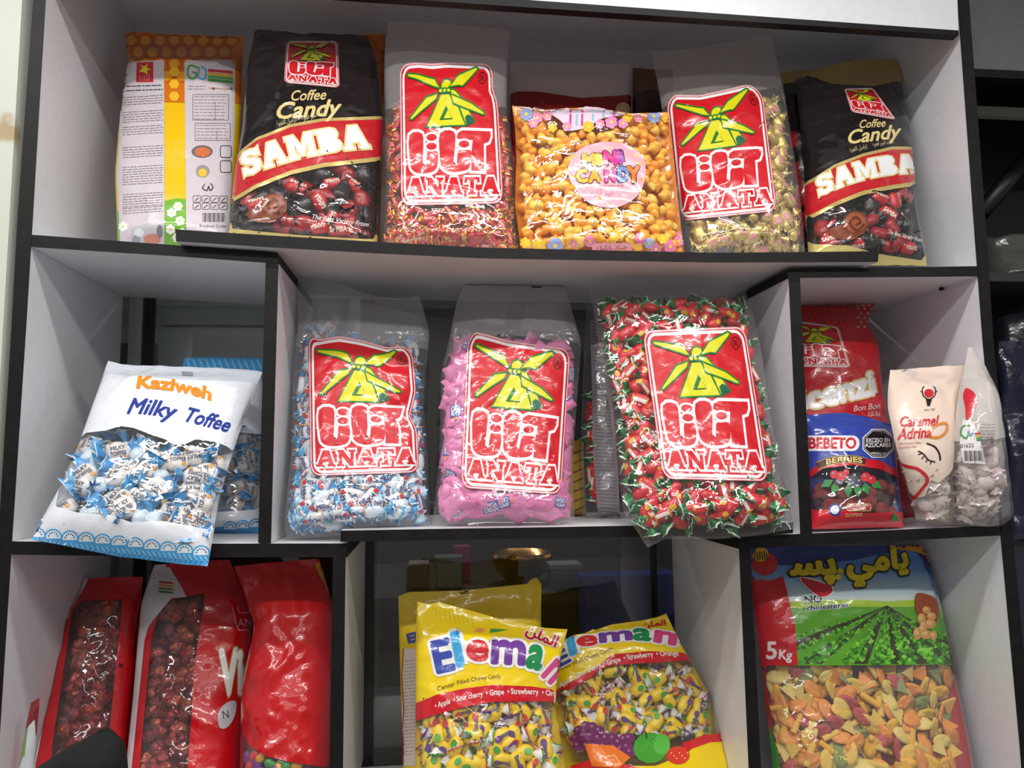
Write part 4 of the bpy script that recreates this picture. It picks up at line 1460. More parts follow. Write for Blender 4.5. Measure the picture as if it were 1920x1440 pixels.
# orange mini candy
b = Bag('candy_bag', 'clear bag of bright orange mini candy with a round pink label on the top shelf',
        [(978, 485), (965, 380), (968, 300), (966, 240), (960, 196)], [(1285, 490), (1272, 380), (1264, 300), (1256, 235), (1252, 208)], .03, .10, .085, FILM, pr((236, 150, 40)), zmin=ZA, cub='T', seed=6, flat_t=.12, wr=.005,
        clear=True, top=[(0, 2), (.2, 8), (.36, 2), (.55, -2), (.75, 8), (1, 2)])
p = Print(b, 'front_print')
p.px(poly([[(964, 196), (1020, 206), (1048, 224), (1070, 246), (1092, 242), (1130, 222), (1180, 214), (1150, 206), (1100, 200), (1060, 203)]], 8), pr((226, 206, 222)), 0)
for x, c in ((1002, (150, 170, 210)), (1030, (180, 130, 180)), (1070, (200, 60, 140)), (1092, (200, 60, 140)), (1082, (150, 190, 210)), (1112, (150, 190, 210)), (1132, (150, 180, 210)), (1152, (200, 90, 160))):
    y0 = 208 if x < 1060 else 206
    p.px(stroke([(x, y0), (x - 1, y0 + (14 if x < 1040 or x > 1125 else 30))], 4, False, 8, False), pr(c), 1)
p.px(poly([smooth_path([(1066, 330), (1078, 288), (1120, 268), (1170, 270), (1206, 296), (1208, 340), (1190, 372), (1150, 390), (1100, 378)], 4, True)], 9), pr((250, 172, 186)), 1)
for ch, x, y, h, c in (('M', 1092, 312, 21, (250, 180, 40)), ('I', 1120, 311, 20, (246, 214, 60)), ('N', 1132, 310, 24, (224, 50, 140)), ('I', 1159, 307, 22, (170, 60, 170))):
    p.text(ch, (x, y), (x + (24 if ch in 'MN' else 8), y - 2), h, pr(c), 4, bold=.16, out=pr((40, 26, 40)), outw=.10)
for ch, x, y, h, c in (('C', 1081, 342, 22, (250, 190, 60)), ('A', 1105, 342, 22, (250, 170, 40)), ('N', 1133, 341, 24, (230, 70, 150)), ('D', 1158, 340, 25, (120, 150, 210)), ('Y', 1178, 342, 28, (240, 130, 40))):
    p.text(ch, (x, y), (x + 20, y - 1), h, pr(c), 4, bold=.14, out=pr((40, 26, 40)), outw=.10)
p.text('Milk flavored candy', (1120, 352), (1170, 350), 5, pr((150, 70, 90)), 3)
p.text(AR['mini'], (1108, 370), (1150, 366), 14, pr((226, 120, 150)), 3)
for x, y, r, c in ((987, 215, 12, (150, 170, 224)), (1008, 222, 10, (240, 140, 180)), (1026, 218, 9, (240, 140, 180)), (1000, 232, 9, (240, 150, 190)), (1036, 240, 9, (250, 190, 60)), (1063, 238, 9, (240, 150, 190)), (1103, 238, 11, (250, 190, 50)),
                   (1125, 233, 9, (240, 130, 180)), (1146, 230, 12, (240, 140, 190)), (1168, 232, 10, (240, 140, 190)), (1176, 221, 9, (250, 190, 50)), (1196, 222, 8, (240, 140, 190)), (1226, 219, 13, (150, 170, 224)), (1248, 222, 9, (250, 180, 50)),
                   (985, 455, 10, (250, 210, 60)), (1012, 460, 12, (250, 200, 50)), (1041, 460, 15, (160, 176, 226)), (1076, 457, 7, (240, 140, 180)), (1106, 452, 11, (240, 130, 180)), (1150, 447, 9, (250, 190, 60)), (1200, 447, 11, (240, 120, 170)),
                   (1217, 456, 10, (160, 176, 226)), (1196, 464, 9, (250, 190, 60)), (1230, 466, 10, (240, 130, 180)), (1243, 448, 10, (250, 200, 60)), (1256, 462, 12, (240, 130, 180)), (1272, 452, 10, (240, 140, 180)), (1274, 440, 7, (240, 140, 180))):
    flower(p, x, y, r, c)
p.px(poly([rrect(1110, 455, 1184, 476, 5)], 8), pr((248, 168, 178)), 2)
p.text(AR['mini'], (1118, 468), (1176, 466), 9, pr((120, 60, 70)), 3)
p.build()
fill(b, ['mini_0', 'mini_1', 'mini_2'], 'mini_candy', 'small lumpy orange sweet in the clear bag with the round pink label', 'candy', 'orange mini candy in the clear bag', [(968, 215), (1068, 250), (1100, 240), (1254, 222), (1282, 474), (978, 474)],
     [ell(1139, 328, 56, 46)], spacing=17.5, layers=1, depth=.010, seed=6, tilt=1, roll=3, sc=(1.0, 1.35), maxn=300)

# white and red bag at the back, dark neighbours
b = Bag('candy_bag', 'white-topped dark red bag at the back of the top shelf, behind the orange candy', [(955, 470), (958, 300), (957, 116)], [(1190, 480), (1184, 300), (1182, 120)], .27, .31, .06, pr((214, 206, 206)), pr((214, 206, 206)), zmin=ZA, cub='T', nu=24, nv=36, seed=7)
p = Print(b, 'front_print'); p.panel(pr((150, 16, 28)), 0, top=[(957, 172), (1010, 172), (1090, 184), (1180, 178)], nu=24, nv=10); dot(p, 1168, 206, 14, (230, 200, 150), 1); p.build()
b = Bag('candy_bag', 'brown bag at the back between the white-topped bag and the gold sweets', [(1186, 480), (1186, 128)], [(1262, 480), (1262, 132)], .28, .31, .05, pr((96, 60, 26)), pr((96, 60, 26)), zmin=ZA, cub='T', nu=14, nv=30, seed=8)
p = Print(b, 'front_print'); p.panel(pr((48, 24, 26)), 0, top=[(1186, 178), (1220, 168), (1262, 176)], nu=12, nv=10); p.build()

# clear bag of gold sweets
b = Bag('candy_bag', 'clear bag of gold-wrapped sweets with a windmill label on the top shelf', [(1296, 485), (1268, 350), (1246, 230), (1232, 150), (1221, 100)], [(1509, 490), (1497, 350), (1482, 250), (1466, 150), (1444, 64)], .045, .19, .09,
        clear_haze, FILMB, zmin=ZA, cub='T', seed=9, flat_t=.36, wr=.005, clear=True, creases=16, top=[(0, 0), (.5, 4), (1, 0)])
p = Print(b, 'top_haze')  # haze of the empty clear top, put on as an added milky sheet
p.panel(film(.2, (214, 208, 204), bump=.9, gloss=1.5), 0, bot=[(1236, 200), (1330, 186), (1450, 165), (1490, 190)], nu=30, nv=24)
p.build()
windmill_label(b, (1249, 182), (1430, 170), (1457, 396), (1273, 415), top=[(0, 5), (.1, -3), (.35, 1), (.6, -6), (.85, -14), (1, 4)])
fill(b, ['gold_a', 'gold_b', 'gold_a'], 'gold_candy', 'gold-wrapped twisted sweet in the clear bag on the top shelf', 'candy', 'gold sweets in the clear bag',
     [(1240, 190), (1445, 170), (1478, 200), (1507, 470), (1290, 472)], [[(1257, 190), (1424, 172), (1450, 386), (1280, 404)]], spacing=26, layers=2, depth=.013, step=.016, seed=9, sc=(1.0, 1.2))

# rear coffee bag and the front one at the right
b = Bag('candy_bag', 'black and red bag squeezed behind the rightmost black bag of the top shelf', [(1492, 490), (1478, 300), (1462, 180), (1456, 138)], [(1610, 500), (1590, 300), (1575, 150), (1568, 126)], .20, .27, .07, pr(BLACK), pr(BLACK), zmin=ZAR, cub='T', nu=24, nv=40, seed=10)
p = Print(b, 'gold_top_print'); p.panel(pr((186, 160, 90), .35, metal=.4), 0, bot=[(1455, 158), (1570, 148)], nu=16, nv=6); p.build()
p = Print(b, 'red_patch_print')
for x, y in ((1487, 262), (1492, 320), (1500, 350), (1494, 398), (1502, 372), (1500, 440), (1507, 414)):
    p.px(poly([[(x - 9, y - 14), (x + 6, y - 18), (x + 10, y + 10), (x - 4, y + 18)]], 8), pr((190, 30, 42)), 1)
p.build()
coffee_bag('black bag with red banner and folded gold top, rightmost on the top shelf', [(1518, 497), (1510, 390), (1508, 300), (1497, 200), (1492, 128)], [(1737, 498), (1716, 390), (1706, 250), (1692, 170), (1688, 112)],
           .035, .21, lambda x: max(ZAR(x), ZA(x)) if x < P(1648, 471, -.026).x + .01 else ZAR(x), 11, [(1582, 168), (1636, 166), (1680, 226), (1596, 211)], ((1609, 241), (1660, 238), 15), ((1586, 271), (1690, 258), 25), ((1593, 286), (1626, 278), 8), ((1636, 275), (1676, 268), 8),
           [(1500, 350), (1523, 337), (1564, 310), (1618, 289), (1673, 276), (1715, 276)], [(1500, 416), (1525, 404), (1564, 383), (1618, 361), (1673, 350), (1720, 344)],
           ((1535, 370), (1722, 326), 36, (1628, 336)), [(1604, 420, 24)], ((1662, 438), (1727, 455), 8), [(1512, 458), (1590, 460), (1650, 476), (1740, 490)], [(1490, 133), (1560, 158), (1640, 162), (1695, 150)],
           ('rightmost black bag of the top shelf', 'coffee candies in the right black bag'), [(1520, 410), (1564, 387), (1618, 365), (1714, 350), (1732, 486), (1520, 466)], top=[(0, 20), (.3, 2), (.6, -2), (1, 0)])

# ================================================================== MIDDLE ROW, LEFT
MB, ML = (70, 164, 224), (150, 206, 240)


def lace(p, a, bpt, n, r, layer=3, pm=0):
    for k in range(n):
        t = (k + .5) / n
        x, y = a[0] + (bpt[0] - a[0]) * t, a[1] + (bpt[1] - a[1]) * t + pm * 4 * t * (1 - t)
        arc = [(x + r * math.cos(q), y - r * math.sin(q) * .95) for q in np.linspace(-.2, PI + .2, 12)]
        p.px(poly([arc], 6), pr((226, 238, 246)), layer)
        p.px(stroke(arc, 2.6, False, 6, False), pr(MB), layer + 1)
        for q in np.linspace(.25, PI - .25, 6):
            dot(p, x + r * .58 * math.cos(q), y - r * .58 * math.sin(q), 1.5, (50, 60, 90), layer + 1, n=6)


# the one behind, against the divider
b = Bag('candy_bag', 'blue-topped toffee bag standing behind the tilted white toffee bag', [(300, 1000), (318, 850), (345, 672)], [(487, 1000), (491, 800), (492, 671)], .20, .30, .075, film(.06, bump=.5), pr((226, 230, 236)), zmin=ZBL, seed=20,
        nu=30, nv=40, wr=.004, clear=True, cub='L2')
p = Print(b, 'front_print')
p.panel(pr(MB), 1, bot=[(345, 690), (490, 700)], nu=20, nv=6)
p.panel(pr((232, 236, 242)), 0, top=[(345, 690), (490, 700)], bot=[(340, 800), (490, 815)], nu=20, nv=10)
lace(p, (365, 702), (490, 712), 5, 13)
for k in range(12):
    x = 350 + k * 12
    p.px(stroke([(x, 674), (x + 8, 694)], 2.5, False, 8, False), pr(ML), 2)
p.build()
p = Print(b, 'foot_print')
p.panel(pr((232, 236, 242)), 0, top=[(330, 965), (490, 955)], nu=20, nv=6)
p.panel(pr(MB), 1, top=[(330, 990), (490, 985)], nu=20, nv=4)
lace(p, (420, 990), (490, 984), 3, 12)
p.build()
fill(b, ['milky_a', 'milky_b'], 'round_toffee', 'round white toffee in a blue wrapper inside the rear toffee bag', 'candy', 'toffees in the rear toffee bag', [(420, 820), (490, 815), (490, 960), (415, 965)], spacing=34, layers=2, depth=.016, step=.02, seed=21)

# the tilted milk toffee bag
b = Bag('candy_bag', 'tilted blue and white milk toffee bag overhanging the shelf edge on the left', [(60, 1012), (108, 925), (150, 830), (180, 745), (203, 681)], [(389, 1062), (412, 930), (442, 830), (468, 755), (492, 688)], -.045, .14, .085,
        film(.03, bump=.5), pr((228, 232, 238)), seed=22, flat_b=.16, flat_t=.14, wr=.004, clear=True, nu=52, nv=64, top=[(0, -4), (.1, 3), (.5, 4), (.9, 6), (1, 10)], bot=[(0, 0), (.5, 6), (.9, 2), (1, 0)], cub='L2')
p = Print(b, 'front_print')
MW = (226, 230, 237)
wt = [(140, 815), (162, 812), (197, 808), (227, 799), (252, 803), (280, 814), (324, 829), (345, 834), (367, 824), (400, 828), (450, 846)]
wb = [(75, 930), (88, 938), (105, 950), (144, 961), (210, 966), (245, 979), (306, 977), (376, 990), (420, 1000)]
p.panel(pr(MW), 0, bot=wt, nu=50, nv=24)
p.panel(pr((206, 212, 220)), 1, bot=[(195, 700), (340, 712), (495, 716)], nu=30, nv=5)
p.text('Kaziweh', (254, 728), (394, 751), 22, pr((226, 140, 30), .6, .08, 26.0, 0.0, 0.0, .2), 3, bold=.09, pm=(325, 733))
NV = pr((36, 58, 146), .6, .08, 26.0, 0.0, 0.0, .2)
p.text('Milky', (236, 776), (330, 788), 29, NV, 3, shear=.35, bold=.05, pm=(282, 778))
p.text('Toffee', (341, 788), (428, 811), 27, NV, 3, shear=.35, bold=.05)
p.px(poly([[(341, 697), (362, 699), (362, 707), (341, 705)]], 6), pr((150, 152, 160)), 3)
for k in range(5):
    p.px(stroke([(444 + 5 * k, 806 - 6 * k), (456 + 3 * k, 770 - 6 * k)], 1, False, 8, False), pr((160, 164, 172)), 3)
p.build()
p = Print(b, 'foot_print')
p.panel(pr(MW), 0, top=wb, nu=50, nv=12)
p.panel(pr(MB), 1, top=[(60, 1001), (150, 1010), (250, 1021), (390, 1040)], nu=40, nv=6)
lace(p, (55, 1003), (392, 1040), 11, 15, 2, -3)
for k in range(34):
    x = 66 + k * 9.6; y = 1009 + k * .95
    p.px(stroke([(x, y + 2), (x + 7, y + 12)], 2.2, False, 6, False), pr(ML), 3)
    p.px(stroke([(x + 8, y + 9), (x + 2, y + 18)], 1.6, False, 6, False), pr((40, 120, 190)), 3)
p.build()
fill(b, ['milky_a', 'milky_b', 'milky_c'], 'round_toffee', 'round white toffee in a blue wrapper inside the tilted bag', 'candy', 'toffees in the tilted bag',
     [(145, 826), (227, 816), (280, 828), (340, 846), (370, 840), (446, 858), (410, 1000), (380, 988), (306, 980), (245, 980), (210, 968), (144, 962), (85, 945)], spacing=38, layers=2, depth=.016, step=.022, seed=22, tilt=.3, roll=.5, sc=(.95, 1.12))

# ================================================================== MIDDLE ROW, CENTRE
film_top = film(.05, (226, 230, 234), bump=.55)
b = Bag('candy_bag', 'clear bag of blue and white toffees with a windmill label beside the middle divider', [(538, 1012), (532, 980), (546, 850), (549, 700), (560, 600), (552, 515)], [(808, 992), (802, 850), (795, 760), (805, 620), (786, 540)], .055, .20, .10,
        film_top, FILMB, zmin=lambda x: max(ZB(x), ZBL(x)) if x > P(639, 1000, -.012).x - .006 else ZBL(x), seed=30, flat_t=.42, wr=.006, clear=True, creases=20, top=[(0, -6), (.3, 6), (.6, 22), (.8, 26), (1, 14)], cub='C2')
p = Print(b, 'top_haze')  # added milky sheet for the haze and sheen of the empty top
p.panel(film(.2, (222, 226, 230), bump=.9, gloss=1.5), 0, bot=[(540, 650), (600, 622), (640, 640), (810, 655)], nu=30, nv=24)
p.build()
windmill_label(b, (578, 641), (774, 652), (786, 886), (582, 893), top=[(0, -18), (.1, -5), (.2, -10), (.3, -14), (.5, -9), (.75, 2), (.9, -2), (1, 4)], right=[(0, 0), (.35, 2), (.55, -12), (.65, 0), (1, 0)])
p = Print(b, 'back_print')
for pg in ([(596, 572), (640, 570), (628, 640), (596, 640)], [(672, 566), (782, 590), (800, 640), (700, 642), (664, 640)]):
    p.px(poly([pg], 10), film(.16, (225, 228, 232), bump=.3), 0)
p.build()
fill(b, ['blue_a', 'blue_b', 'blue_c', 'blue_a'], 'wrapped_toffee', 'small white toffee with blue ends in the clear middle-row bag', 'candy', 'blue and white toffees in the clear bag',
     [(548, 650), (592, 620), (620, 610), (640, 640), (776, 650), (806, 660), (808, 985), (640, 988), (636, 1008), (538, 1008)], [[(588, 648), (768, 660), (778, 880), (590, 884)]], spacing=26, layers=2, depth=.012, step=.016, seed=31, tilt=.25, sc=(1.15, 1.35), maxn=300)

b = Bag('candy_bag', 'small yellow-striped candy bag just showing behind the pink-filled bag', [(1000, 975), (1010, 830)], [(1100, 968), (1094, 826)], .25, .29, .06, pr((196, 160, 60)), pr((196, 160, 60)), zmin=ZB, nu=16, nv=24, seed=32, cub='C2')
p = Print(b, 'front_print')
for k in range(7):
    p.px(stroke([(1076, 850 + 18 * k), (1100, 840 + 18 * k)], 3, False, 8), pr((120, 90, 40)), 0)
p.build()

b = Bag('candy_bag', 'clear bag of pink sachets with a windmill label in the middle row', [(810, 985), (823, 865), (827, 694), (842, 640), (856, 568), (880, 512)], [(1078, 986), (1074, 862), (1086, 694), (1090, 640), (1074, 591), (1052, 512)], .04, .19, .10,
        film_top, FILMB, zmin=ZB, seed=33, flat_t=.40, wr=.006, clear=True, creases=20, cub='C2')
p = Print(b, 'top_haze')  # no print here: an added sheet carries the empty top's haze
p.panel(film(.2, (226, 220, 226), bump=.9, gloss=1.5), 0, bot=[(820, 690), (870, 640), (940, 626), (1095, 645)], nu=30, nv=24)
p.build()
windmill_label(b, (876, 628), (1070, 655), (1052, 928), (864, 915), top=[(0, 5), (.08, -8), (.2, -6), (.4, 0), (1, 0)])
p = Print(b, 'back_print')
for pg in ([(905, 550), (958, 558), (944, 612), (890, 600)], [(988, 562), (1050, 575), (1066, 622), (975, 618)]):
    p.px(poly([pg], 10), film(.14, (225, 215, 226), bump=.3), 0)
p.px(poly([[(1002, 506), (1022, 506), (1022, 516), (1002, 515)]], 6), pr((50, 40, 40)), 1)
p.build()
fill(b, ['pink_a', 'pink_b', 'pink_c', 'pink_b'], 'candy_sachet', 'pink candy sachet inside the clear bag in the centre', 'candy', 'pink sachets in the clear bag',
     [(830, 690), (868, 640), (920, 628), (1072, 640), (1086, 690), (1078, 980), (812, 980)], [[(888, 640), (1058, 666), (1042, 918), (876, 905)]], spacing=28, layers=2, depth=.012, step=.013, seed=34, tilt=.35, roll=.6, sc=(.95, 1.15))

# the red and green pair
b = Bag('candy_bag', 'clear bag with a grey text strip behind the leaning red and green bag', [(1092, 975), (1090, 800), (1094, 700), (1100, 560)], [(1230, 970), (1225, 800), (1220, 700), (1205, 560)], .19, .25, .08, FILM, FILMB, zmin=ZB, seed=35, nu=26, nv=40, clear=True, flat_t=.2, cub='C2')
p = Print(b, 'strip_print')
sg = pr((150, 146, 150))
p.px(poly([[(1106, 600), (1130, 592), (1146, 700), (1152, 800), (1160, 900), (1162, 975), (1122, 968), (1112, 850), (1110, 720)]], 10), sg, 0)
for k in range(56):
    y = 606 + k * 6.4
    a = np.interp(y, [600, 720, 850, 968], [1107, 1111, 1113, 1122]); c = np.interp(y, [592, 700, 800, 900, 975], [1130, 1144, 1150, 1158, 1162])
    p.px(stroke([(a + 3, y), (c - 3, y + 2)], 1.5, False, 8, False), pr((112, 108, 112)), 1)
p.build()
fill(b, ['redgreen_a', 'redgreen_c'], 'wrapped_candy', 'red sweet with green ends inside the rear red and green bag', 'candy', 'sweets in the rear red and green bag', [(1094, 760), (1112, 770), (1122, 965), (1095, 965)], spacing=26, layers=1, depth=.014, seed=35, u_in=.0)

b = Bag('candy_bag', 'leaning clear bag of red and green sweets overhanging the middle shelf edge', [(1214, 1021), (1168, 958), (1155, 850), (1135, 720), (1122, 640), (1106, 546)], [(1488, 992), (1468, 900), (1443, 780), (1426, 650), (1408, 575), (1396, 540)], -.055, .11, .10,
        FILM, FILMB, seed=36, flat_b=.10, flat_t=.10, wr=.005, clear=True, creases=18, nu=50, nv=70, bot=[(0, 6), (.12, -6), (.5, 4), (.8, 4), (1, 0)], cub='C2')
windmill_label(b, (1204, 620), (1397, 612), (1442, 903), (1243, 898))
fill(b, ['redgreen_a', 'redgreen_b', 'redgreen_c', 'redgreen_a'], 'wrapped_candy', 'red sweet with twisted green ends inside the leaning bag', 'candy', 'sweets in the leaning red and green bag',
     [(1122, 560), (1200, 548), (1400, 550), (1440, 700), (1480, 975), (1400, 985), (1290, 1000), (1225, 1008), (1180, 950), (1140, 720)], [[(1218, 632), (1388, 626), (1430, 892), (1254, 886)]], spacing=29, layers=2, depth=.016, step=.018, seed=37, tilt=.2, sc=(.92, 1.1))

# ================================================================== MIDDLE ROW, RIGHT
RB = (192, 18, 30)
b = Bag('candy_bag', 'tall red chocolate bag with white bubble lettering in the cubby on the right', [(1488, 985), (1486, 800), (1484, 555)], [(1716, 970), (1686, 880), (1664, 795), (1649, 710), (1645, 650), (1624, 606), (1647, 552)], .14, .27, .10, pr(RB), pr(RB), zmin=ZBR, seed=40, flat_t=.2, wr=.006, creases=14, cub='R2')
p = Print(b, 'front_print')
rnd = random.Random(4)
for r_ in range(7):
    for k in range(13):
        x, y = 1496 + 12.5 * k + (6 if r_ % 2 else 0), 562 + 8.5 * r_
        if x < 1640 - r_ * 2: dot(p, x, y, 2.6 if k > 8 else 1.7, (226, 170, 130) if k > 8 else (206, 90, 70), 0, n=8)
p.build()
p = Print(b, 'lettering_print')
wo, go = pr((236, 234, 236)), pr((214, 186, 110), .3)
V, Fc, tw = text_shape('Vicenzi', 0, .16)
p.text('Vicenzi', (1466, 780), (1640, 738), 40, wo, 4, bold=.10, out=go, outw=.10, tilt=.05, h1=44)
p.text('Bon Bon', (1599, 772), (1650, 766), 11, pr((240, 226, 226)), 3, shear=.3)
p.text(AR['mini'], (1626, 782), (1650, 779), 9, pr((240, 226, 226)), 3)
p.build()
windmill_label(b, (1478, 600), (1572, 613), (1596, 690), (1490, 688), base=1)

b = Bag('candy_bag', 'small blue and red gummy bag with an octagonal warning mark', [(1521, 992), (1519, 900), (1516, 840), (1512, 778)], [(1694, 988), (1682, 900), (1678, 850), (1679, 798)], .015, .09, .06, film(.02, bump=.5), pr((50, 66, 150)), zmin=ZBR, seed=41, flat_b=.12, flat_t=.16, wr=.003, clear=True, nu=36, nv=44,
        top=[(0, 0), (.2, -6), (.42, -12), (.7, -8), (1, 0)], cub='R2')
p = Print(b, 'front_print')
BL = (46, 70, 168)
p.panel(pr(BL), 0, bot=[(1516, 888), (1545, 866), (1600, 860), (1650, 868), (1682, 885)], nu=36, nv=20)
p.panel(pr((200, 24, 42)), 1, bot=[(1518, 896), (1545, 878), (1600, 872), (1650, 880), (1682, 896)], top=[(1516, 884), (1545, 862), (1600, 856), (1650, 864), (1682, 881)], nu=36, nv=4)
p.panel(pr((204, 26, 46)), 0, top=[(1515, 958), (1560, 955), (1620, 962), (1690, 960)], nu=36, nv=8)
for k in range(5):
    p.px(stroke([(1518, 784 + 4 * k), (1676, 790 + 4 * k)], .8, False, 9), pr((70, 96, 190)), 1)
p.px(poly([rrect(1506, 817, 1611, 846, 13)], 8), pr((240, 238, 240)), 2)
p.text('BEBETO', (1516, 841), (1604, 841), 20, pr((206, 28, 44)), 3, bold=.07)
oc = [(1646 + 32 * math.cos(PI / 8 + k * PI / 4), 832 + 29 * math.sin(PI / 8 + k * PI / 4)) for k in range(8)]
p.px(poly([oc], 8), pr((240, 240, 240)), 3)
oc2 = [(1646 + 30 * math.cos(PI / 8 + k * PI / 4), 832 + 27 * math.sin(PI / 8 + k * PI / 4)) for k in range(8)]
p.px(poly([oc2], 8), pr((22, 22, 24)), 4)
oc3 = [(1646 + 28 * math.cos(PI / 8 + k * PI / 4), 832 + 25 * math.sin(PI / 8 + k * PI / 4)) for k in range(8)]
p.px(stroke(oc3, .8, True, 8), pr((230, 230, 230)), 5)
wt_ = pr((244, 244, 244))
p.text('EXCESO EN', (1623, 830), (1667, 829), 7.5, wt_, 5, bold=.05); p.text('AZÚCARES', (1621, 839), (1669, 838), 7.5, wt_, 5, bold=.05); p.text('MINSALUD', (1632, 853), (1660, 853), 4.5, wt_, 5)
arc = smooth_path([(1532, 874), (1560, 864), (1592, 861), (1622, 866)], 4)
p.px(stroke(arc, 15, False, 7, False), pr((190, 150, 70)), 2); p.px(stroke(arc, 12, False, 7, False), pr((70, 24, 30)), 3)
p.text('BERRIES', (1548, 872), (1616, 869), 9.5, pr((240, 214, 130)), 4, pm=(1582, 866), bold=.04)
lf = pr((46, 132, 60))
for x, y, a in ((1552, 906, 2.6), (1566, 914, 2.0), (1590, 918, 1.6), (1622, 914, 1.2), (1640, 908, .6), (1608, 918, 1.5)):
    p.px(poly([[(x + 15 * math.cos(a), y + 15 * math.sin(a)), (x + 8 * math.cos(a + 1.4), y + 8 * math.sin(a + 1.4)), (x - 12 * math.cos(a), y - 12 * math.sin(a)), (x + 8 * math.cos(a - 1.4), y + 8 * math.sin(a - 1.4))]], 7), lf, 2)
for x, y, r, c in ((1564, 890, 8, (200, 36, 52)), (1577, 893, 9, (206, 44, 58)), (1572, 904, 8, (36, 30, 48)), (1590, 898, 9, (34, 28, 44)), (1604, 894, 10, (30, 26, 40)), (1612, 904, 9, (40, 32, 52)), (1600, 908, 8, (44, 36, 58)), (1622, 895, 9, (206, 40, 54)), (1634, 900, 8, (198, 30, 46)), (1586, 886, 6, (206, 40, 54))):
    dot(p, x, y, r, c, 3); dot(p, x - r * .25, y - r * .3, r * .3, (150, 140, 160), 4, n=8)
p.px(poly([rrect(1587, 945, 1632, 958, 4)], 7), pr((150, 20, 34)), 2); p.px(stroke(rrect(1587, 945, 1632, 958, 4), 1, True, 7), pr((214, 180, 110)), 3)
p.text('RED & BLACKBERRY', (1591, 951), (1629, 950), 4, pr((240, 220, 200)), 4); p.text('FLAVOURED', (1597, 956.5), (1623, 956), 3.6, pr((240, 220, 200)), 4)
dot(p, 1565, 956, 12, (40, 60, 130), 2); dot(p, 1565, 956, 8, (220, 220, 230), 3); dot(p, 1565, 956, 4.5, (150, 160, 200), 4)
p.text('GOMAS', (1584, 969), (1616, 967), 6, pr((226, 190, 130)), 3, bold=.03)
p.px(poly([[(1668, 975), (1677, 960), (1685, 976)]], 6), pr((40, 140, 60)), 3)
p.build()
fill(b, ['berry_0', 'berry_0', 'berry_1'], 'gummy_berry', 'dark red gummy berry in the small blue bag', 'candy', 'gummy berries in the small blue bag', [(1518, 908), (1680, 905), (1686, 962), (1520, 960)], spacing=21, layers=2, depth=.012, step=.014, seed=42, sc=(.85, 1.1))

CRM = (238, 216, 200)
b = Bag('candy_bag', 'clear caramel bag showing its barcode, rightmost in its cubby', [(1780, 990), (1786, 850), (1799, 730), (1808, 690), (1815, 652)], [(1884, 985), (1893, 945), (1882, 850), (1868, 770), (1858, 715), (1842, 660)], .03, .03, .075, film(.10, (240, 236, 236), bump=.6), pr((232, 224, 222)), zmin=ZBR, seed=43, flat_b=.10, flat_t=.35, wr=.006, clear=True, nu=36, nv=44, creases=14, cub='R2', ycurve=-.075)
p = Print(b, 'front_print')
p.panel(film(.4, (244, 236, 230), bump=.6), 0, bot=[(1760, 830), (1890, 820)], nu=24, nv=24)
p.px(poly([smooth_path([(1806, 742), (1812, 728), (1826, 736), (1832, 752), (1824, 776), (1812, 788), (1810, 764)], 4, True)], 7), pr((206, 44, 58)), 1)
p.px(poly([[(1806, 786), (1824, 790), (1842, 838), (1848, 870), (1806, 868), (1800, 830)]], 8), pr((236, 232, 234)), 0)
p.px(stroke(smooth_path([(1818, 798), (1806, 800), (1802, 814), (1812, 822), (1816, 810)], 5), 3), pr((70, 150, 70)), 2)
p.px(stroke(smooth_path([(1818, 806), (1818, 818), (1824, 812)], 4), 2.4), pr((80, 160, 210)), 2)
for k, c in enumerate(((200, 60, 60), (230, 170, 60), (90, 160, 70), (60, 130, 60))):
    p.px(poly([[(1828 + k, 812 + 4 * k), (1838 + k, 811 + 4 * k), (1838 + k, 814 + 4 * k), (1828 + k, 815 + 4 * k)]], 6), pr(c), 2)
p.text('01622', (1801, 840), (1826, 838), 7, pr((70, 64, 70)), 2)
for k in range(13):
    p.px(stroke([(1808 + 2.7 * k, 845), (1809 + 2.7 * k, 864)], .8 + (k * 5 % 3) * .5, False, 7, False), pr((40, 36, 40)), 2)
for k in range(9):
    p.px(stroke([(1838 + 3 * k, 806 + 4 * (k % 2)), (1842 + 2.6 * k, 866)], .7, False, 9, False), pr((120, 116, 120)), 1)
lines(p, 1838, 1866, [796 + 6 * k for k in range(8)], (130, 124, 128), .9, 1)
p.text('CL2', (1815, 878), (1834, 876), 7, pr((150, 110, 110)), 2)
p.build()
fill(b, ['caramel_a', 'caramel_b'], 'wrapped_caramel', 'white-wrapped caramel in the clear bag beside the cream bag', 'candy', 'caramels in the clear bag', [(1780, 850), (1876, 850), (1886, 975), (1776, 975)], spacing=25, layers=2, depth=.014, step=.016, seed=44)

b = Bag('candy_bag', 'cream caramel bag with red script lettering and a closed eye, beside the gummy bag', [(1718, 975), (1700, 900), (1680, 836), (1665, 765), (1665, 735), (1669, 694)], [(1792, 985), (1785, 930), (1782, 874), (1790, 799), (1801, 740), (1809, 686)], .02, .05, .06, film(.08, (240, 232, 228), bump=.5), pr(CRM), zmin=ZBR, seed=45, flat_b=.12, flat_t=.2, ycurve=-.06, wr=.004, clear=True, nu=36, nv=48, cub='R2')
p = Print(b, 'front_print')
p.panel(pr(CRM), 0, bot=[(1700, 935), (1735, 930), (1745, 900), (1760, 905), (1790, 880)], nu=30, nv=30)
rs = pr((206, 36, 52))
p.text('Caramel', (1686, 800), (1760, 798), 19, rs, 3, shear=.3, bold=.05); p.text('Adrina', (1684, 824), (1746, 820), 20, rs, 3, shear=.3, bold=.05)
p.text('Milk Caramel Toffee', (1686, 834), (1726, 832), 4, pr((190, 110, 100)), 3); p.text('Cacao Butter Coffee', (1686, 841), (1718, 839), 4, pr((190, 110, 100)), 3)
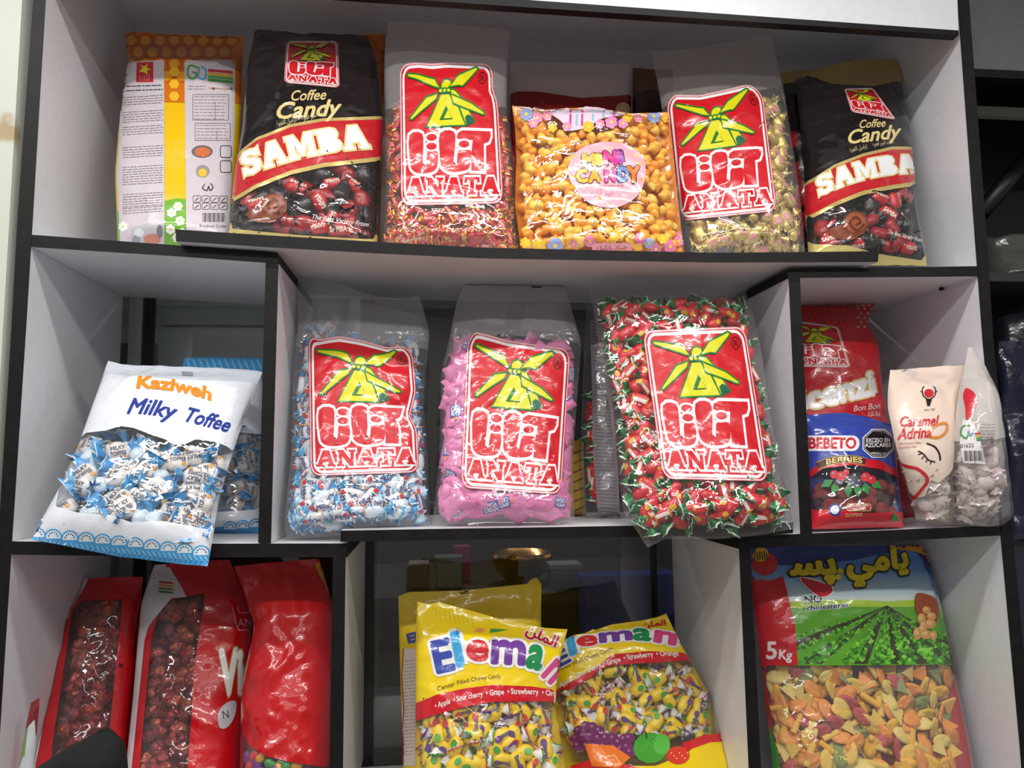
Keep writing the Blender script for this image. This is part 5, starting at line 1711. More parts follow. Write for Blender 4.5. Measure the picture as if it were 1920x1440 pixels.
p.px(stroke(smooth_path([(1742, 818), (1752, 800), (1772, 794), (1774, 808), (1760, 820)], 4, True), 5, True, 6), pr((226, 140, 50)), 3)
dk = pr((40, 30, 34))
p.px(stroke(smooth_path([(1738, 832), (1752, 838), (1760, 850), (1762, 862)], 4), 3.4), dk, 3)
p.px(stroke(smooth_path([(1722, 846), (1732, 852), (1740, 862), (1752, 866)], 4), 2.4), dk, 3)
for a, c in (((1728, 850), (1722, 852)), ((1732, 855), (1728, 860)), ((1738, 861), (1736, 866)), ((1745, 865), (1744, 870))):
    p.px(stroke([a, c], 1.8), dk, 3)
p.px(stroke(smooth_path([(1686, 868), (1700, 874), (1722, 880), (1739, 898), (1730, 915), (1714, 934)], 4), 6), rs, 3)
dot(p, 1741, 738, 9, (206, 40, 52), 3, 8)
p.px(poly([[(1735, 748), (1747, 748), (1743, 762), (1738, 762)]], 5), dk, 3)
for s_ in (-1, 1):
    p.px(stroke(smooth_path([(1741 + 4 * s_, 748), (1741 + 11 * s_, 742), (1741 + 12 * s_, 730), (1741 + 9 * s_, 726)], 4), 2), dk, 3)
    p.px(stroke([(1741 + 11 * s_, 738), (1741 + 15 * s_, 734)], 1.6), dk, 3)
p.text('since 1352', (1732, 771), (1752, 770), 4, dk, 3)
p.px(poly([[(1690, 690), (1722, 698), (1716, 712), (1688, 700)]], 6), film(.3, (240, 240, 240), bump=.5), 3)
p.build()
fill(b, ['caramel_a', 'caramel_b'], 'wrapped_caramel', 'white-wrapped caramel at the bottom of the cream bag', 'candy', 'caramels in the cream bag', [(1690, 880), (1730, 885), (1745, 905), (1785, 880), (1796, 975), (1716, 968)], spacing=25, layers=1, depth=.014, seed=46)

# ================================================================== BOTTOM ROW, LEFT
CR = (196, 16, 26)
def red_window_bag(label, left, right, Yb, Yt, seed, wl, wr_, wtop, strip, white, group, region, thick=.10, extra=None):
    b = Bag('candy_bag', label, left, right, Yb, Yt, thick, film(.03, bump=.5), pr(CR), zmin=ZC, seed=seed, flat_t=.16, wr=.006, clear=True, creases=14, nu=48, nv=60, cub='L3')
    p = Print(b, 'front_print')
    p.panel(pr(CR), 0, right=wl, nu=12, nv=60)
    p.panel(pr(CR), 0, left=wr_, nu=26, nv=60)
    p.panel(pr(CR), 1, bot=wtop, nu=40, nv=14)
    if white: p.panel(pr((206, 206, 210)), 2, right=white, nu=8, nv=60)
    if extra: extra(p)
    p.build()
    fill(b, ['foil_0', 'foil_1', 'foil_2'], 'foil_ball', 'red foil-wrapped chocolate ball in the ' + group[0], 'candy', group[1], region, spacing=23, layers=2, depth=.017, step=.02, seed=seed)
    return b


b = Bag('candy_bag', 'thin white and green packet leaning on the side wall in the bottom left cubby', [(20, 1600), (34, 1450), (58, 1318)], [(60, 1600), (62, 1450), (74, 1308)], .01, .04, .012, pr((190, 196, 196)), pr((190, 196, 196)), zmin=ZC, nu=12, nv=30, seed=50, wr=.002, cub='L3')
p = Print(b, 'front_print'); p.panel(pr((110, 150, 60)), 0, right=[(44, 1440), (52, 1360), (62, 1330)], bot=[(30, 1420), (70, 1410)], nu=6, nv=20); p.panel(pr((120, 30, 36)), 1, bot=[(50, 1350), (80, 1345)], nu=8, nv=6); p.build()


def exA(p):
    lines(p, 66, 76, [1300 + 5 * k for k in range(18)], (120, 118, 122), 1, 3)
red_window_bag('red bag with a clear window of foil chocolates, leftmost in the bottom row', [(26, 1600), (40, 1440), (85, 1250), (118, 1135), (137, 1086)], [(232, 1600), (238, 1400), (254, 1230), (266, 1105), (268, 1082)], .11, .28, 51,
               [(92, 1600), (98, 1400), (122, 1240), (140, 1120)], [(198, 1600), (204, 1380), (218, 1240), (231, 1110)], [(130, 1128), (240, 1124)], None, [(52, 1600), (68, 1430), (104, 1250), (132, 1120), (141, 1084)],
               ('leftmost red bag of the bottom row', 'foil chocolates in the leftmost red bag'), [(102, 1400), (124, 1230), (142, 1128), (230, 1126), (218, 1240), (200, 1445), (96, 1445)], extra=exA)


def exB(p):
    V = pr((236, 232, 226))
    p.text('Vicenzi', (413, 1302), (560, 1290), 82, V, 3, bold=.10, out=pr((176, 140, 70)), outw=.06, tilt=.08)
    lg = pr((226, 150, 160))
    p.px(stroke([(436, 1140), (444, 1176), (448, 1182), (500, 1178)], 2, False, 8), lg, 3)
    p.px(stroke(smooth_path([(446, 1136), (446, 1146), (456, 1150), (466, 1146), (466, 1130)], 4), 2, False, 8), lg, 3)
    p.px(stroke([(472, 1148), (474, 1122), (490, 1120)], 2, False, 8), lg, 3)
    p.text('ANATA', (446, 1176), (506, 1172), 16, lg, 3, bold=.02)
    p.px(poly([smooth_path([(408, 1352), (412, 1330), (428, 1316), (442, 1316), (440, 1340), (428, 1362), (414, 1366)], 4, True)], 8), pr((196, 196, 200)), 3)
    p.text('N', (417, 1348), (429, 1346), 15, pr((60, 56, 60)), 4)
    for k, c in enumerate(((190, 60, 60), (220, 150, 60), (90, 140, 70), (60, 120, 60))):
        p.px(poly([[(297, 1090 + 6 * k), (322, 1092 + 6 * k), (328, 1096 + 6 * k), (300, 1094 + 6 * k)]], 6), pr(c), 4)
    lines(p, 284, 318, [1074 + 5 * k for k in range(3)], (150, 146, 150), 1, 3)
    p.px(poly([[(318, 1064), (340, 1100), (350, 1120), (322, 1122), (290, 1160), (276, 1180), (292, 1064)]], 9), pr((206, 206, 210)), 2)
red_window_bag('red bag with white lettering beside its foil chocolates, second in the bottom row', [(228, 1600), (238, 1440), (252, 1300), (266, 1131), (290, 1060)], [(446, 1600), (450, 1440), (460, 1280), (474, 1142), (430, 1050)], .09, .27, 52,
               [(254, 1600), (262, 1440), (284, 1200), (306, 1120)], [(348, 1600), (352, 1440), (366, 1240), (384, 1120)], [(290, 1135), (320, 1124), (390, 1112), (440, 1110)], None, [(240, 1600), (248, 1440), (272, 1200), (300, 1100), (312, 1060)],
               ('second red bag of the bottom row', 'foil chocolates in the second red bag'), [(262, 1445), (284, 1210), (308, 1128), (384, 1120), (366, 1240), (352, 1445)], extra=exB)

b = Bag('candy_bag', 'glossy red bag of coloured bonbons pressed against the divider in the bottom row', [(448, 1600), (450, 1440), (454, 1300), (478, 1170), (440, 1062)], [(617, 1600), (619, 1440), (622, 1250), (623, 1130), (598, 1048)], .03, .18, .12, film(.03, bump=.5), pr(CR), zmin=ZC, seed=53, flat_t=.22, wr=.013, clear=True, creases=22, nu=50, nv=64, cub='L3')
p = Print(b, 'front_print')
p.panel(pr((188, 14, 20)), 0, bot=[(430, 1350), (450, 1362), (470, 1400), (500, 1418), (540, 1428), (622, 1440)], nu=44, nv=50)
p.panel(pr((200, 16, 24)), 0, top=[(430, 1530), (622, 1530)], nu=30, nv=10)
p.px(poly([smooth_path([(592, 1056), (614, 1060), (620, 1086), (614, 1102), (602, 1086)], 4, True)], 8), pr((206, 150, 40)), 1)
p.build()
fill(b, ['bean_%d' % k for k in range(5)], 'wrapped_bonbon', 'small coloured bonbon at the bottom of the glossy red bag', 'candy', 'coloured bonbons in the red bag', [(440, 1372), (465, 1406), (500, 1424), (560, 1432), (560, 1500), (440, 1500)], spacing=19, layers=2, depth=.013, step=.014, seed=54)

# black bundle at the very front
b = Bag('black_bundle', 'black cloth bundle standing in front of the red bags in the bottom left corner', [(60, 1610), (50, 1520), (60, 1445), (120, 1405), (190, 1368)], [(262, 1610), (246, 1500), (238, 1420), (232, 1388), (206, 1364)], -.12, -.10, .10, plain('black_cloth', (14, 13, 14), .9, bump=.4, scale=220), plain('black_cloth', (20, 18, 20), .8), nu=30, nv=34, seed=55, wr=.006, cat='bundle', flat_t=.3)
vs, fs = box(P(70, 1600, -.11).x, P(250, 1600, -.11).x, -.15, -.08, 0.0, P(0, 1606, -.11).z)
mk('cloth_base', vs, fs, plain('black_cloth', (20, 18, 20), .8), None, b.root)

# ================================================================== BOTTOM ROW, CENTRE
EY = (238, 206, 14)


def letters(p, spec):
    for ch, p0, p1, h, c in spec:
        p.text(ch, p0, p1, h, pr(c), 5, bold=.085, out=pr((236, 234, 230)), outw=.13)


b = Bag('candy_bag', 'plain yellow-topped fruit chew bag standing behind the two front yellow bags', [(752, 1600), (756, 1440), (750, 1250), (747, 1116)], [(1010, 1600), (1012, 1440), (1014, 1250), (1015, 1090)], .18, .25, .07, pr(EY), pr(EY), zmin=ZC, seed=60, flat_t=.2, wr=.004, nu=36, nv=50,
        top=[(0, 2), (.08, -4), (.45, 3), (.9, 2), (.93, -6), (.97, -8), (1, 6)], cub='C3')
p = Print(b, 'front_print')
p.text('El', (765, 1206), (783, 1202), 17, pr((60, 80, 160)), 3, bold=.12)
p.px(poly([[(755, 1216), (785, 1216), (785, 1436), (754, 1436)]], 10), pr((226, 214, 206)), 1)
lines(p, 757, 782, [1240 + 6.5 * k for k in range(28)], (150, 130, 120), 1, 2, slope=-.1)
p.px(stroke([(757, 1216), (754, 1270), (758, 1330), (754, 1380), (757, 1430)], 2, False, 9), pr((190, 40, 50)), 2)
p.build()
p = Print(b, 'seal_mark_print')
p.px(poly([[(862, 1104), (879, 1104), (879, 1114), (862, 1114)]], 6), pr((150, 140, 20)), 1)
p.build()

b = Bag('candy_bag', 'yellow fruit chew bag with big multicoloured letters, left of the two front ones', [(786, 1600), (778, 1440), (780, 1320), (780, 1200), (783, 1130)], [(1082, 1600), (1062, 1440), (1040, 1320), (1048, 1240), (1064, 1180)], .00, .12, .09, film(.03, bump=.5), pr((232, 200, 20)), zmin=ZC, seed=61, flat_t=.16, wr=.005, nu=50, nv=64, clear=True, creases=14,
        top=[(0, -2), (.07, 0), (.14, -8), (.4, -1), (.6, 6), (.85, 5), (1, 0)], cub='C3')
p = Print(b, 'front_print')
bt = [(780, 1319), (820, 1302), (875, 1290), (924, 1284), (997, 1287), (1050, 1295)]
bb = [(780, 1352), (820, 1339), (875, 1325), (924, 1316), (985, 1315), (1050, 1316)]
p.panel(pr(EY), 0, bot=[(x, y + 4) for x, y in bt], nu=48, nv=40)
p.panel(pr((204, 24, 38)), 1, top=bt, bot=bb, nu=48, nv=6)
letters(p, (('E', (816, 1262), (852, 1254), 58, (58, 78, 168)), ('l', (853, 1250), (868, 1247), 62, (70, 170, 222)), ('e', (873, 1236), (912, 1238), 52, (206, 40, 46)), ('m', (918, 1242), (981, 1245), 60, (112, 62, 150)), ('a', (984, 1248), (1011, 1255), 60, (30, 140, 76)), ('n', (1013, 1264), (1032, 1281), 62, (214, 70, 130))))
p.text('Center Filled Chewy Candy', (820, 1296), (939, 1272), 8, pr((110, 70, 20)), 3, pm=(884, 1278))
p.text('• Apple  • Sour cherry  • Grape  • Strawberry  • Orange', (816, 1329), (1058, 1308), 10.5, pr((244, 236, 232)), 3, pm=(930, 1303), bold=.04)
p.text(AR['eleman'], (984, 1188), (1040, 1214), 20, pr((200, 30, 44)), 4, bold=.08, out=pr((244, 240, 236)), outw=.12)
p.px(poly([ell(899, 1182, 9, 4, 12)], 6), pr((226, 150, 90)), 3); p.px(poly([[(917, 1187), (920, 1179), (952, 1181), (935, 1185)]], 6), pr((70, 150, 60)), 3)
for k in range(9):
    p.px(stroke([(816 + 8.5 * k, 1141 + 2.2 * k), (820 + 8.5 * k, 1160 + 2.2 * k)], 1, False, 8, False), pr((206, 176, 10)), 1)
p.build()
fill(b, ['chew_apple', 'chew_cherry', 'chew_grape'], 'fruit_chew', 'yellow fruit chew with a spotted white twist in the left front yellow bag', 'candy', 'fruit chews in the left front bag', [(782, 1354), (822, 1340), (876, 1326), (925, 1318), (1046, 1318), (1062, 1450), (778, 1450)], spacing=33, layers=2, depth=.017, step=.02, seed=61, sc=(.9, 1.08), tilt=.3)

b = Bag('candy_bag', 'yellow fruit chew bag with printed fruit along its foot, leaning right by the divider', [(1050, 1600), (1046, 1440), (1040, 1320), (1036, 1260), (1056, 1196), (1100, 1181)], [(1470, 1600), (1420, 1440), (1370, 1370), (1312, 1270), (1272, 1200), (1249, 1150)], .10, .23, .09, film(.03, bump=.5), pr((232, 200, 20)), zmin=ZC, seed=62, flat_t=.16, wr=.005, nu=52, nv=64, clear=True, creases=14,
        top=[(0, 6), (.3, 0), (.7, 4), (.9, 4), (1, 0)], cub='C3')
p = Print(b, 'front_print')
bt = [(1036, 1296), (1060, 1284), (1100, 1262), (1128, 1244), (1147, 1227), (1215, 1221), (1290, 1224)]
bb = [(1036, 1312), (1060, 1298), (1100, 1276), (1130, 1253), (1150, 1247), (1215, 1243), (1300, 1238)]
p.panel(pr(EY), 0, bot=[(x, y + 4) for x, y in bt], nu=48, nv=30)
p.panel(pr((204, 24, 38)), 1, top=bt, bot=bb, nu=48, nv=6)
letters(p, (('E', (1044, 1254), (1070, 1240), 26, (58, 78, 168)), ('l', (1066, 1230), (1080, 1227), 32, (70, 170, 222)), ('e', (1082, 1213), (1118, 1209), 26, (206, 40, 46)), ('m', (1122, 1206), (1183, 1200), 25, (112, 62, 150)), ('a', (1186, 1200), (1218, 1202), 31, (30, 140, 76)), ('n', (1222, 1203), (1263, 1210), 32, (214, 70, 130))))
p.text('Center Filled Chewy Candy', (1046, 1259), (1150, 1219), 8, pr((110, 70, 20)), 3)
p.text('• Apple  • Sour cherry  • Grape  • Strawberry  • Orange', (1046, 1294), (1272, 1230), 10, pr((244, 236, 232)), 3, pm=(1150, 1244), bold=.04)
p.text(AR['eleman'], (1204, 1178), (1248, 1172), 10, pr((200, 30, 44)), 4, bold=.08)
p.panel(pr(EY), 1, top=[(1050, 1452), (1160, 1436), (1230, 1436), (1288, 1412), (1310, 1392), (1365, 1374), (1420, 1400)], nu=40, nv=16)
p.px(poly([[(1278, 1394), (1320, 1378), (1366, 1374), (1374, 1390), (1330, 1392), (1286, 1408)]], 8), pr((206, 30, 40)), 3)
p.px(poly([[(1070, 1436), (1120, 1420), (1200, 1440), (1080, 1460)]], 8), pr((206, 30, 40)), 2)
gr = (112, 46, 92)
for x, y in ((1086, 1370), (1098, 1362), (1112, 1364), (1124, 1370), (1080, 1384), (1094, 1380), (1108, 1380), (1122, 1384), (1136, 1384), (1150, 1384), (1160, 1392), (1170, 1386), (1180, 1384), (1084, 1398), (1100, 1398), (1116, 1400), (1132, 1400), (1150, 1402), (1164, 1404), (1176, 1400), (1182, 1410)):
    dot(p, x, y, 10, gr, 3); dot(p, x - 3, y - 3, 3, (160, 100, 146), 4, n=8)
dot(p, 1219, 1402, 32, (70, 160, 50), 4, 29); dot(p, 1240, 1396, 16, (90, 180, 70), 5, 20); p.px(stroke([(1212, 1384), (1210, 1372)], 2.5), pr((60, 40, 20)), 5)
dot(p, 1271, 1416, 22, (216, 60, 40), 5, 17)
for k in range(7): dot(p, 1258 + 5 * k, 1412 + 5 * (k % 3), 1.5, (240, 200, 120), 6, n=6)
p.px(poly([[(1096, 1394), (1150, 1398), (1182, 1420), (1160, 1440), (1110, 1436)]], 8), pr((232, 120, 40)), 5); p.px(stroke([(1128, 1420), (1152, 1416), (1164, 1434)], 2, False, 8), pr((248, 190, 120)), 6)
p.build()
fill(b, ['chew_apple', 'chew_cherry', 'chew_grape'], 'fruit_chew', 'yellow fruit chew with a spotted white twist in the leaning yellow bag', 'candy', 'fruit chews in the leaning yellow bag', [(1042, 1310), (1100, 1280), (1132, 1256), (1152, 1250), (1292, 1242), (1372, 1372), (1286, 1400), (1240, 1380), (1180, 1380), (1080, 1372), (1044, 1450)], spacing=32, layers=2, depth=.017, step=.02, seed=62, sc=(.85, 1.02), tilt=.3)

# ================================================================== BOTTOM ROW, RIGHT
b = Bag('snack_bag', 'big bag of vegetable crisps printed with a green field, in the bottom right cubby', [(1466, 1600), (1450, 1440), (1438, 1330), (1424, 1200), (1410, 1100), (1408, 1026)], [(1836, 1600), (1822, 1440), (1808, 1360), (1784, 1250), (1757, 1115), (1742, 1050), (1728, 1022)], .05, .22, .13, film(.05, bump=.4), pr((190, 30, 40)), zmin=ZC, seed=63, flat_t=.2, wr=.006, nu=54, nv=70, clear=True, cat='snack bag', creases=16, cub='R3')
p = Print(b, 'front_print')
SKY = (120, 166, 214)
red_e = [(1450, 1040), (1469, 1085), (1477, 1117), (1490, 1172), (1496, 1247)]
p.panel(pr((84, 134, 200)), 0, bot=[(1400, 1249), (1790, 1246)], nu=50, nv=44)
for k in range(12):
    t = k / 11
    c = tuple(int(u_ + (v_ - u_) * t) for u_, v_ in zip((92, 142, 206), (214, 222, 206)))
    p.panel(pr(c), 1, top=[(1400, 1062 + 6.4 * k), (1600, 1060 + 6.4 * k), (1790, 1052 + 6.6 * k)], bot=[(1400, 1062 + 6.4 * (k + 1)), (1600, 1060 + 6.4 * (k + 1)), (1790, 1052 + 6.6 * (k + 1))], nu=44, nv=2)
p.panel(pr((34, 52, 124)), 2, bot=[(1400, 1056), (1500, 1062), (1600, 1050), (1700, 1030), (1790, 1024)], nu=50, nv=8)
p.panel(pr((170, 200, 60)), 2, top=[(1400, 1131), (1600, 1124), (1662, 1128), (1790, 1120)], bot=[(1400, 1249), (1790, 1246)], nu=50, nv=30)
p.panel(pr((92, 160, 44)), 3, top=[(1400, 1142), (1600, 1138), (1662, 1138), (1790, 1138)], bot=[(1400, 1249), (1790, 1246)], nu=50, nv=30)
vx, vy = 1662, 1136
rnd = random.Random(9)
for k, (xa, xb) in enumerate(((1380, 1440), (1500, 1540), (1600, 1626), (1672, 1692), (1718, 1742), (1762, 1790), (1820, 1850))):
    p.px(poly([[(vx - 1, vy), (vx + 1, vy), (xb, 1245), (xa, 1245)]], 9), pr((64, 62, 44)), 4)
for k in range(900):
    t = rnd.random() ** .55
    row = rnd.choice((-330, -235, -150, -70, -8, 46, 98, 150, 205))
    x = vx + (row + rnd.uniform(-20, 20)) * t + rnd.uniform(-3, 3); y = vy + 4 + 106 * t
    if 1494 + (1 - t) * -14 < x < 1775 and y < 1243:
        r = 1.6 + 5.4 * t
        c = rnd.choice(((76, 152, 40), (104, 184, 52), (56, 124, 36), (132, 200, 66), (44, 100, 34)))
        a = rnd.uniform(0, 3)
        p.px(([(x + r * math.cos(a + q * 1.256) * (1 if q % 2 else .6), y + r * .7 * math.sin(a + q * 1.256)) for q in range(5)], [(0, 1, 2, 3, 4)]), pr(c), 5 + (k % 2))
p.panel(pr((196, 20, 34)), 7, right=red_e, bot=[(1400, 1249), (1500, 1247)], top=[(1400, 1078), (1440, 1090), (1470, 1082)], nu=14, nv=40)
p.panel(pr((196, 20, 34)), 1, right=[(1432, 1250), (1436, 1340), (1448, 1370), (1455, 1440)], top=[(1400, 1249), (1500, 1247)], bot=[(1430, 1365), (1480, 1365)], nu=6, nv=20)
p.panel(pr((60, 140, 50)), 1, right=[(1436, 1340), (1456, 1400), (1464, 1440)], top=[(1430, 1365), (1480, 1365)], nu=6, nv=14)
dot(p, 1434, 1058, 24, (196, 30, 30), 7, 22); p.px(poly([smooth_path([(1410, 1046), (1420, 1028), (1436, 1030), (1440, 1044), (1428, 1054)], 4, True)], 7), pr((220, 170, 30)), 8)
for k in range(6): p.px(stroke([(1414 + 5 * k, 1050), (1416 + 4 * k, 1034 + 3 * (k % 2))], 2), pr((50, 36, 16)), 9)
yl = pr((232, 206, 24))
p.text(AR['yami'], (1484, 1078), (1700, 1064), 44, yl, 9, bold=.10, out=pr((40, 34, 20)), outw=.10, pm=(1600, 1074))
for x, y in ((1563, 1073), (1575, 1073), (1571, 1084)): dot(p, x, y, 5.5, (232, 206, 24), 10)
p.px(poly([smooth_path([(1498, 1086), (1512, 1084), (1540, 1092), (1560, 1100), (1560, 1114), (1540, 1122), (1516, 1108)], 4, True)], 7), pr((240, 226, 226)), 8)
p.px(poly([smooth_path([(1500, 1087), (1512, 1086), (1540, 1094), (1558, 1102), (1558, 1113), (1540, 1120), (1518, 1107)], 4, True)], 7), pr((190, 24, 50)), 9)
bk_ = pr((30, 30, 34))
p.text('NO', (1508, 1133), (1541, 1129), 14, bk_, 8, bold=.05, out=pr((232, 236, 240)), outw=.12); p.text('cholesterol', (1512, 1145), (1588, 1139), 9, bk_, 8, bold=.04, out=pr((232, 236, 240)), outw=.16)
p.text('5', (1437, 1235), (1456, 1235), 32, pr((240, 226, 226)), 9, bold=.05); p.text('Kg', (1459, 1235), (1484, 1237), 17, pr((240, 226, 226)), 9, bold=.06)
p.px(poly([smooth_path([(1714, 1120), (1724, 1112), (1752, 1122), (1758, 1150), (1750, 1172), (1730, 1160), (1716, 1150)], 4, True)], 7), pr((150, 66, 36)), 7)
for x, y, rx, ry in ((1735, 1144, 8, 7), (1744, 1156, 9, 8), (1726, 1160, 8, 10), (1742, 1170, 11, 9), (1728, 1180, 8, 10), (1718, 1188, 8, 12), (1734, 1190, 11, 9), (1748, 1192, 7, 9), (1730, 1172, 8, 7)):
    dot(p, x, y, rx, (206, 150, 86), 8, ry); dot(p, x - 2, y - 2, rx * .55, (228, 182, 120), 9, ry * .5, n=9)
p.px(poly([[(1668, 1014), (1736, 1024), (1744, 1046), (1712, 1034), (1672, 1030)]], 8), pr((206, 140, 30)), 8)
for k in range(2):
    p.text('08/2023', (1668 + 9 * k, 1418), (1667 + 9 * k, 1376), 6, pr((110, 84, 50)), 3)
p.build()
ck = ['oval_y', 'oval_m', 'oval_p', 'oval_p', 'oval_o', 'oval_y', 'oval_g', 'tri_y', 'tri_g', 'tri_p', 'straw_y', 'straw_m', 'oval_r', 'oval_o', 'tri_o']
fill(b, ck, 'vegetable_crisp', 'yellow, orange, green or red vegetable crisp in the big bottom right bag', 'crisp', 'vegetable crisps in the big bag', [(1428, 1250), (1786, 1248), (1824, 1450), (1454, 1450)], spacing=27, layers=2, depth=.015, step=.013, seed=63, tilt=.45, roll=.6, sc=(.75, 1.0), maxn=300)

# ================================================================== BEHIND THE WINDOW
def thing_box(name, label, cat, px0, px1, py0, py1, Y, d, mat, part=None, floor=True):
    a, c = P(px0, py1, Y), P(px1, py0, Y)
    r = empty(name, Vector(((a.x + c.x) / 2, Y + d / 2, 0 if floor else a.z)))
    tag(r, label, cat)
    vs, fs = box(a.x, c.x, Y, Y + d, a.z, c.z)
    o = flatshade(mk('body', vs, fs, mat, None, r))
    bev = o.modifiers.new('round', 'BEVEL'); bev.width = .004; bev.segments = 2
    return r, a, c


# the counter that the stored things stand on
zt = P(900, 1100, .75).z
r = empty('storage_counter', Vector((.1, .9, 0))); tag(r, 'dark counter seen through the window behind the shelves', 'counter')
vs, fs = box(P(660, 1100, .62).x, P(1330, 1100, .62).x, .62, 1.3, zt - .03, zt); flatshade(mk('counter_top', vs, fs, plain('dark_top', (44, 38, 36), .4), None, r))
vs, fs = box(P(680, 1100, .66).x, P(1310, 1100, .66).x, .66, 1.26, 0, zt - .03); flatshade(mk('counter_body', vs, fs, plain('dark_body', (30, 27, 26), .6), None, r))
a, c = P(1104, 1440, .50), P(1266, 1076, .50)
r = empty('storage_bin', Vector(((a.x + c.x) / 2, .54, 0))); tag(r, 'tall blue plastic bin behind the window at the right of the middle opening', 'bin')
vs, fs = box(a.x, c.x, .50, .58, 0, c.z - .02); flatshade(mk('body', vs, fs, plain('blue_plastic', (30, 62, 150), .3, bump=.3, scale=25), None, r))
vs, fs = box(a.x - .006, c.x + .006, .495, .585, c.z - .02, c.z); flatshade(mk('rim', vs, fs, plain('blue_plastic', (30, 62, 150), .3), None, r))


def stored(name, label, cat, px, w, h, d, Y, mat, top=None):
    x = P(px, 1090, Y).x
    r = empty(name, Vector((x, Y + d / 2, zt))); tag(r, label, cat)
    vs, fs = box(x - w / 2, x + w / 2, Y, Y + d, zt + .0005, zt + h)
    o = flatshade(mk('body', vs, fs, mat, None, r)); bev = o.modifiers.new('round', 'BEVEL'); bev.width = .006; bev.segments = 3
    if top:
        vs, fs = box(x - w / 2 - .004, x + w / 2 + .004, Y - .004, Y + d + .004, zt + h, zt + h + .012); flatshade(mk('lid', vs, fs, top, None, r))
    return r, x


stored('storage_carton', 'beige carton on the dark counter behind the window, left of the middle opening', 'carton', 785, .06, .07, .08, .74, plain('beige_card', (120, 110, 100), .7))
stored('storage_jar', 'clouded plastic tub on the dark counter behind the window', 'tub', 842, .07, .075, .07, .72, plain('cloudy_plastic', (130, 140, 140), .4), plain('grey_lid', (90, 100, 104), .4))
# brass bowl
x = P(978, 1080, .82).x
r = empty('brass_bowl', Vector((x, .82, zt))); tag(r, 'shiny brass bowl on the dark counter behind the window', 'bowl')
prof = [(0.02, 0), (.045, .004), (.075, .03), (.092, .07), (.096, .085), (.092, .085), (.07, .03), (.04, .01), (.0, .008)]
V, Fc = [], []
for rr, z in prof:
    for k in range(28):
        V.append((x + rr * math.cos(2 * PI * k / 28), .82 + rr * math.sin(2 * PI * k / 28), zt + .0005 + z))
for i in range(len(prof) - 1):
    for k in range(28):
        l = (k + 1) % 28; Fc.append((i * 28 + k, i * 28 + l, i * 28 + 28 + l, i * 28 + 28 + k))
mk('bowl_body', V, Fc, plain('brass', (206, 150, 84), .18, metal=1.0), None, r)
b_ = []
stored('pink_packet', 'small magenta packet on the dark counter behind the window', 'packet', 866, .05, .105, .03, .84, plain('magenta_film', (190, 40, 140), .3))
stored('storage_carton', 'grey carton wrapped in film next to the blue bin behind the window', 'carton', 1062, .08, .055, .08, .66, plain('grey_card', (108, 108, 108), .35), plain('pale_sheet', (140, 150, 150), .4))
# grey cabinet behind the upper left opening, white one lower down
thing_box('storage_cabinet', 'grey cabinet seen through the window behind the toffee bags', 'cabinet', 262, 640, 615, 1020, .62, .3, plain('cabinet_grey', (196, 206, 204), .5), floor=False)
for o in bpy.data.objects:
    if o.name == 'storage_cabinet':
        a, c = P(262, 1600, .62), P(640, 615, .62)
        bpy.data.objects.remove(o.children[0])
        vs, fs = box(a.x, c.x, .62, .90, P(0, 1020, .62).z, c.z); flatshade(mk('cabinet_door', vs, fs, plain('cabinet_grey', (196, 206, 204), .5), None, o))
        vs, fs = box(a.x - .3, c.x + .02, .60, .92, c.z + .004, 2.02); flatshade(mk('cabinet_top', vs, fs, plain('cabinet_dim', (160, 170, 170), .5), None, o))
        vs, fs = box(a.x, c.x, .63, .90, 0, P(0, 1020, .62).z); flatshade(mk('cabinet_base', vs, fs, plain('dark_body', (30, 27, 26), .6), None, o))
r, a, c = thing_box('storage_bin', 'pale grey bin standing on the floor behind the window at lower left', 'bin', 664, 770, 1306, 1440, .52, .09, plain('pale_grey', (150, 152, 152), .5))
vs, fs = box(a.x, c.x, .52, .61, 0, a.z); flatshade(mk('bin_base', vs, fs, plain('pale_grey', (150, 152, 152), .5), None, r))

# ================================================================== NEIGHBOURING SHELVES
r = empty('neighbour_shelf', P(1890, 900, .3)); tag(r, 'dim shelving unit with a shaded top panel beyond the right edge of the candy shelves', 'shelf')
xl_ = P(1822, 100, 0.0).x + .075
xr_ = xl_ + .8
za, zb_, zc_ = P(1870, 131, .12).z, P(1870, 146, .12).z, P(1870, 200, .30).z
def nb(name, *a, m=SHADED_BOARD, par=None):
    vs, fs = box(*a); return flatshade(mk(name, vs, fs, m, None, par or r))
nb('top_panel', xl_, xr_, .12, .14, za, za + .6)
nb('edge_band', xl_, xr_, .119, .14, zb_, za, m=BLACK_EDGE)
nb('side_panel', xl_, xl_ + .02, .14, .55, .0, za + .6)
nb('side_panel', xr_ - .02, xr_, .14, .55, .0, za + .6)
nb('back_panel', xl_, xr_, .55, .57, .0, za + .6, m=plain('dark_back', (46, 40, 40), .6))
nb('inner_rail', xl_ + .02, xr_ - .02, .30, .32, zc_, zb_, m=plain('rail_grey', (170, 166, 156), .5))
zs = P(1890, 520, .2).z
nb('shelf_board', xl_ + .02, xr_ - .02, .16, .55, zs - .02, zs, m=plain('dark_board', (50, 46, 48), .5))
zs2 = P(1890, 1010, .2).z
nb('shelf_board', xl_ + .02, xr_ - .02, .16, .55, zs2 - .02, zs2, m=plain('dark_board', (50, 46, 48), .5))
nb('base_front', xl_ + .02, xr_ - .02, .16, .18, 0, zs2 - .02, m=plain('dark_blue', (36, 40, 62), .5))
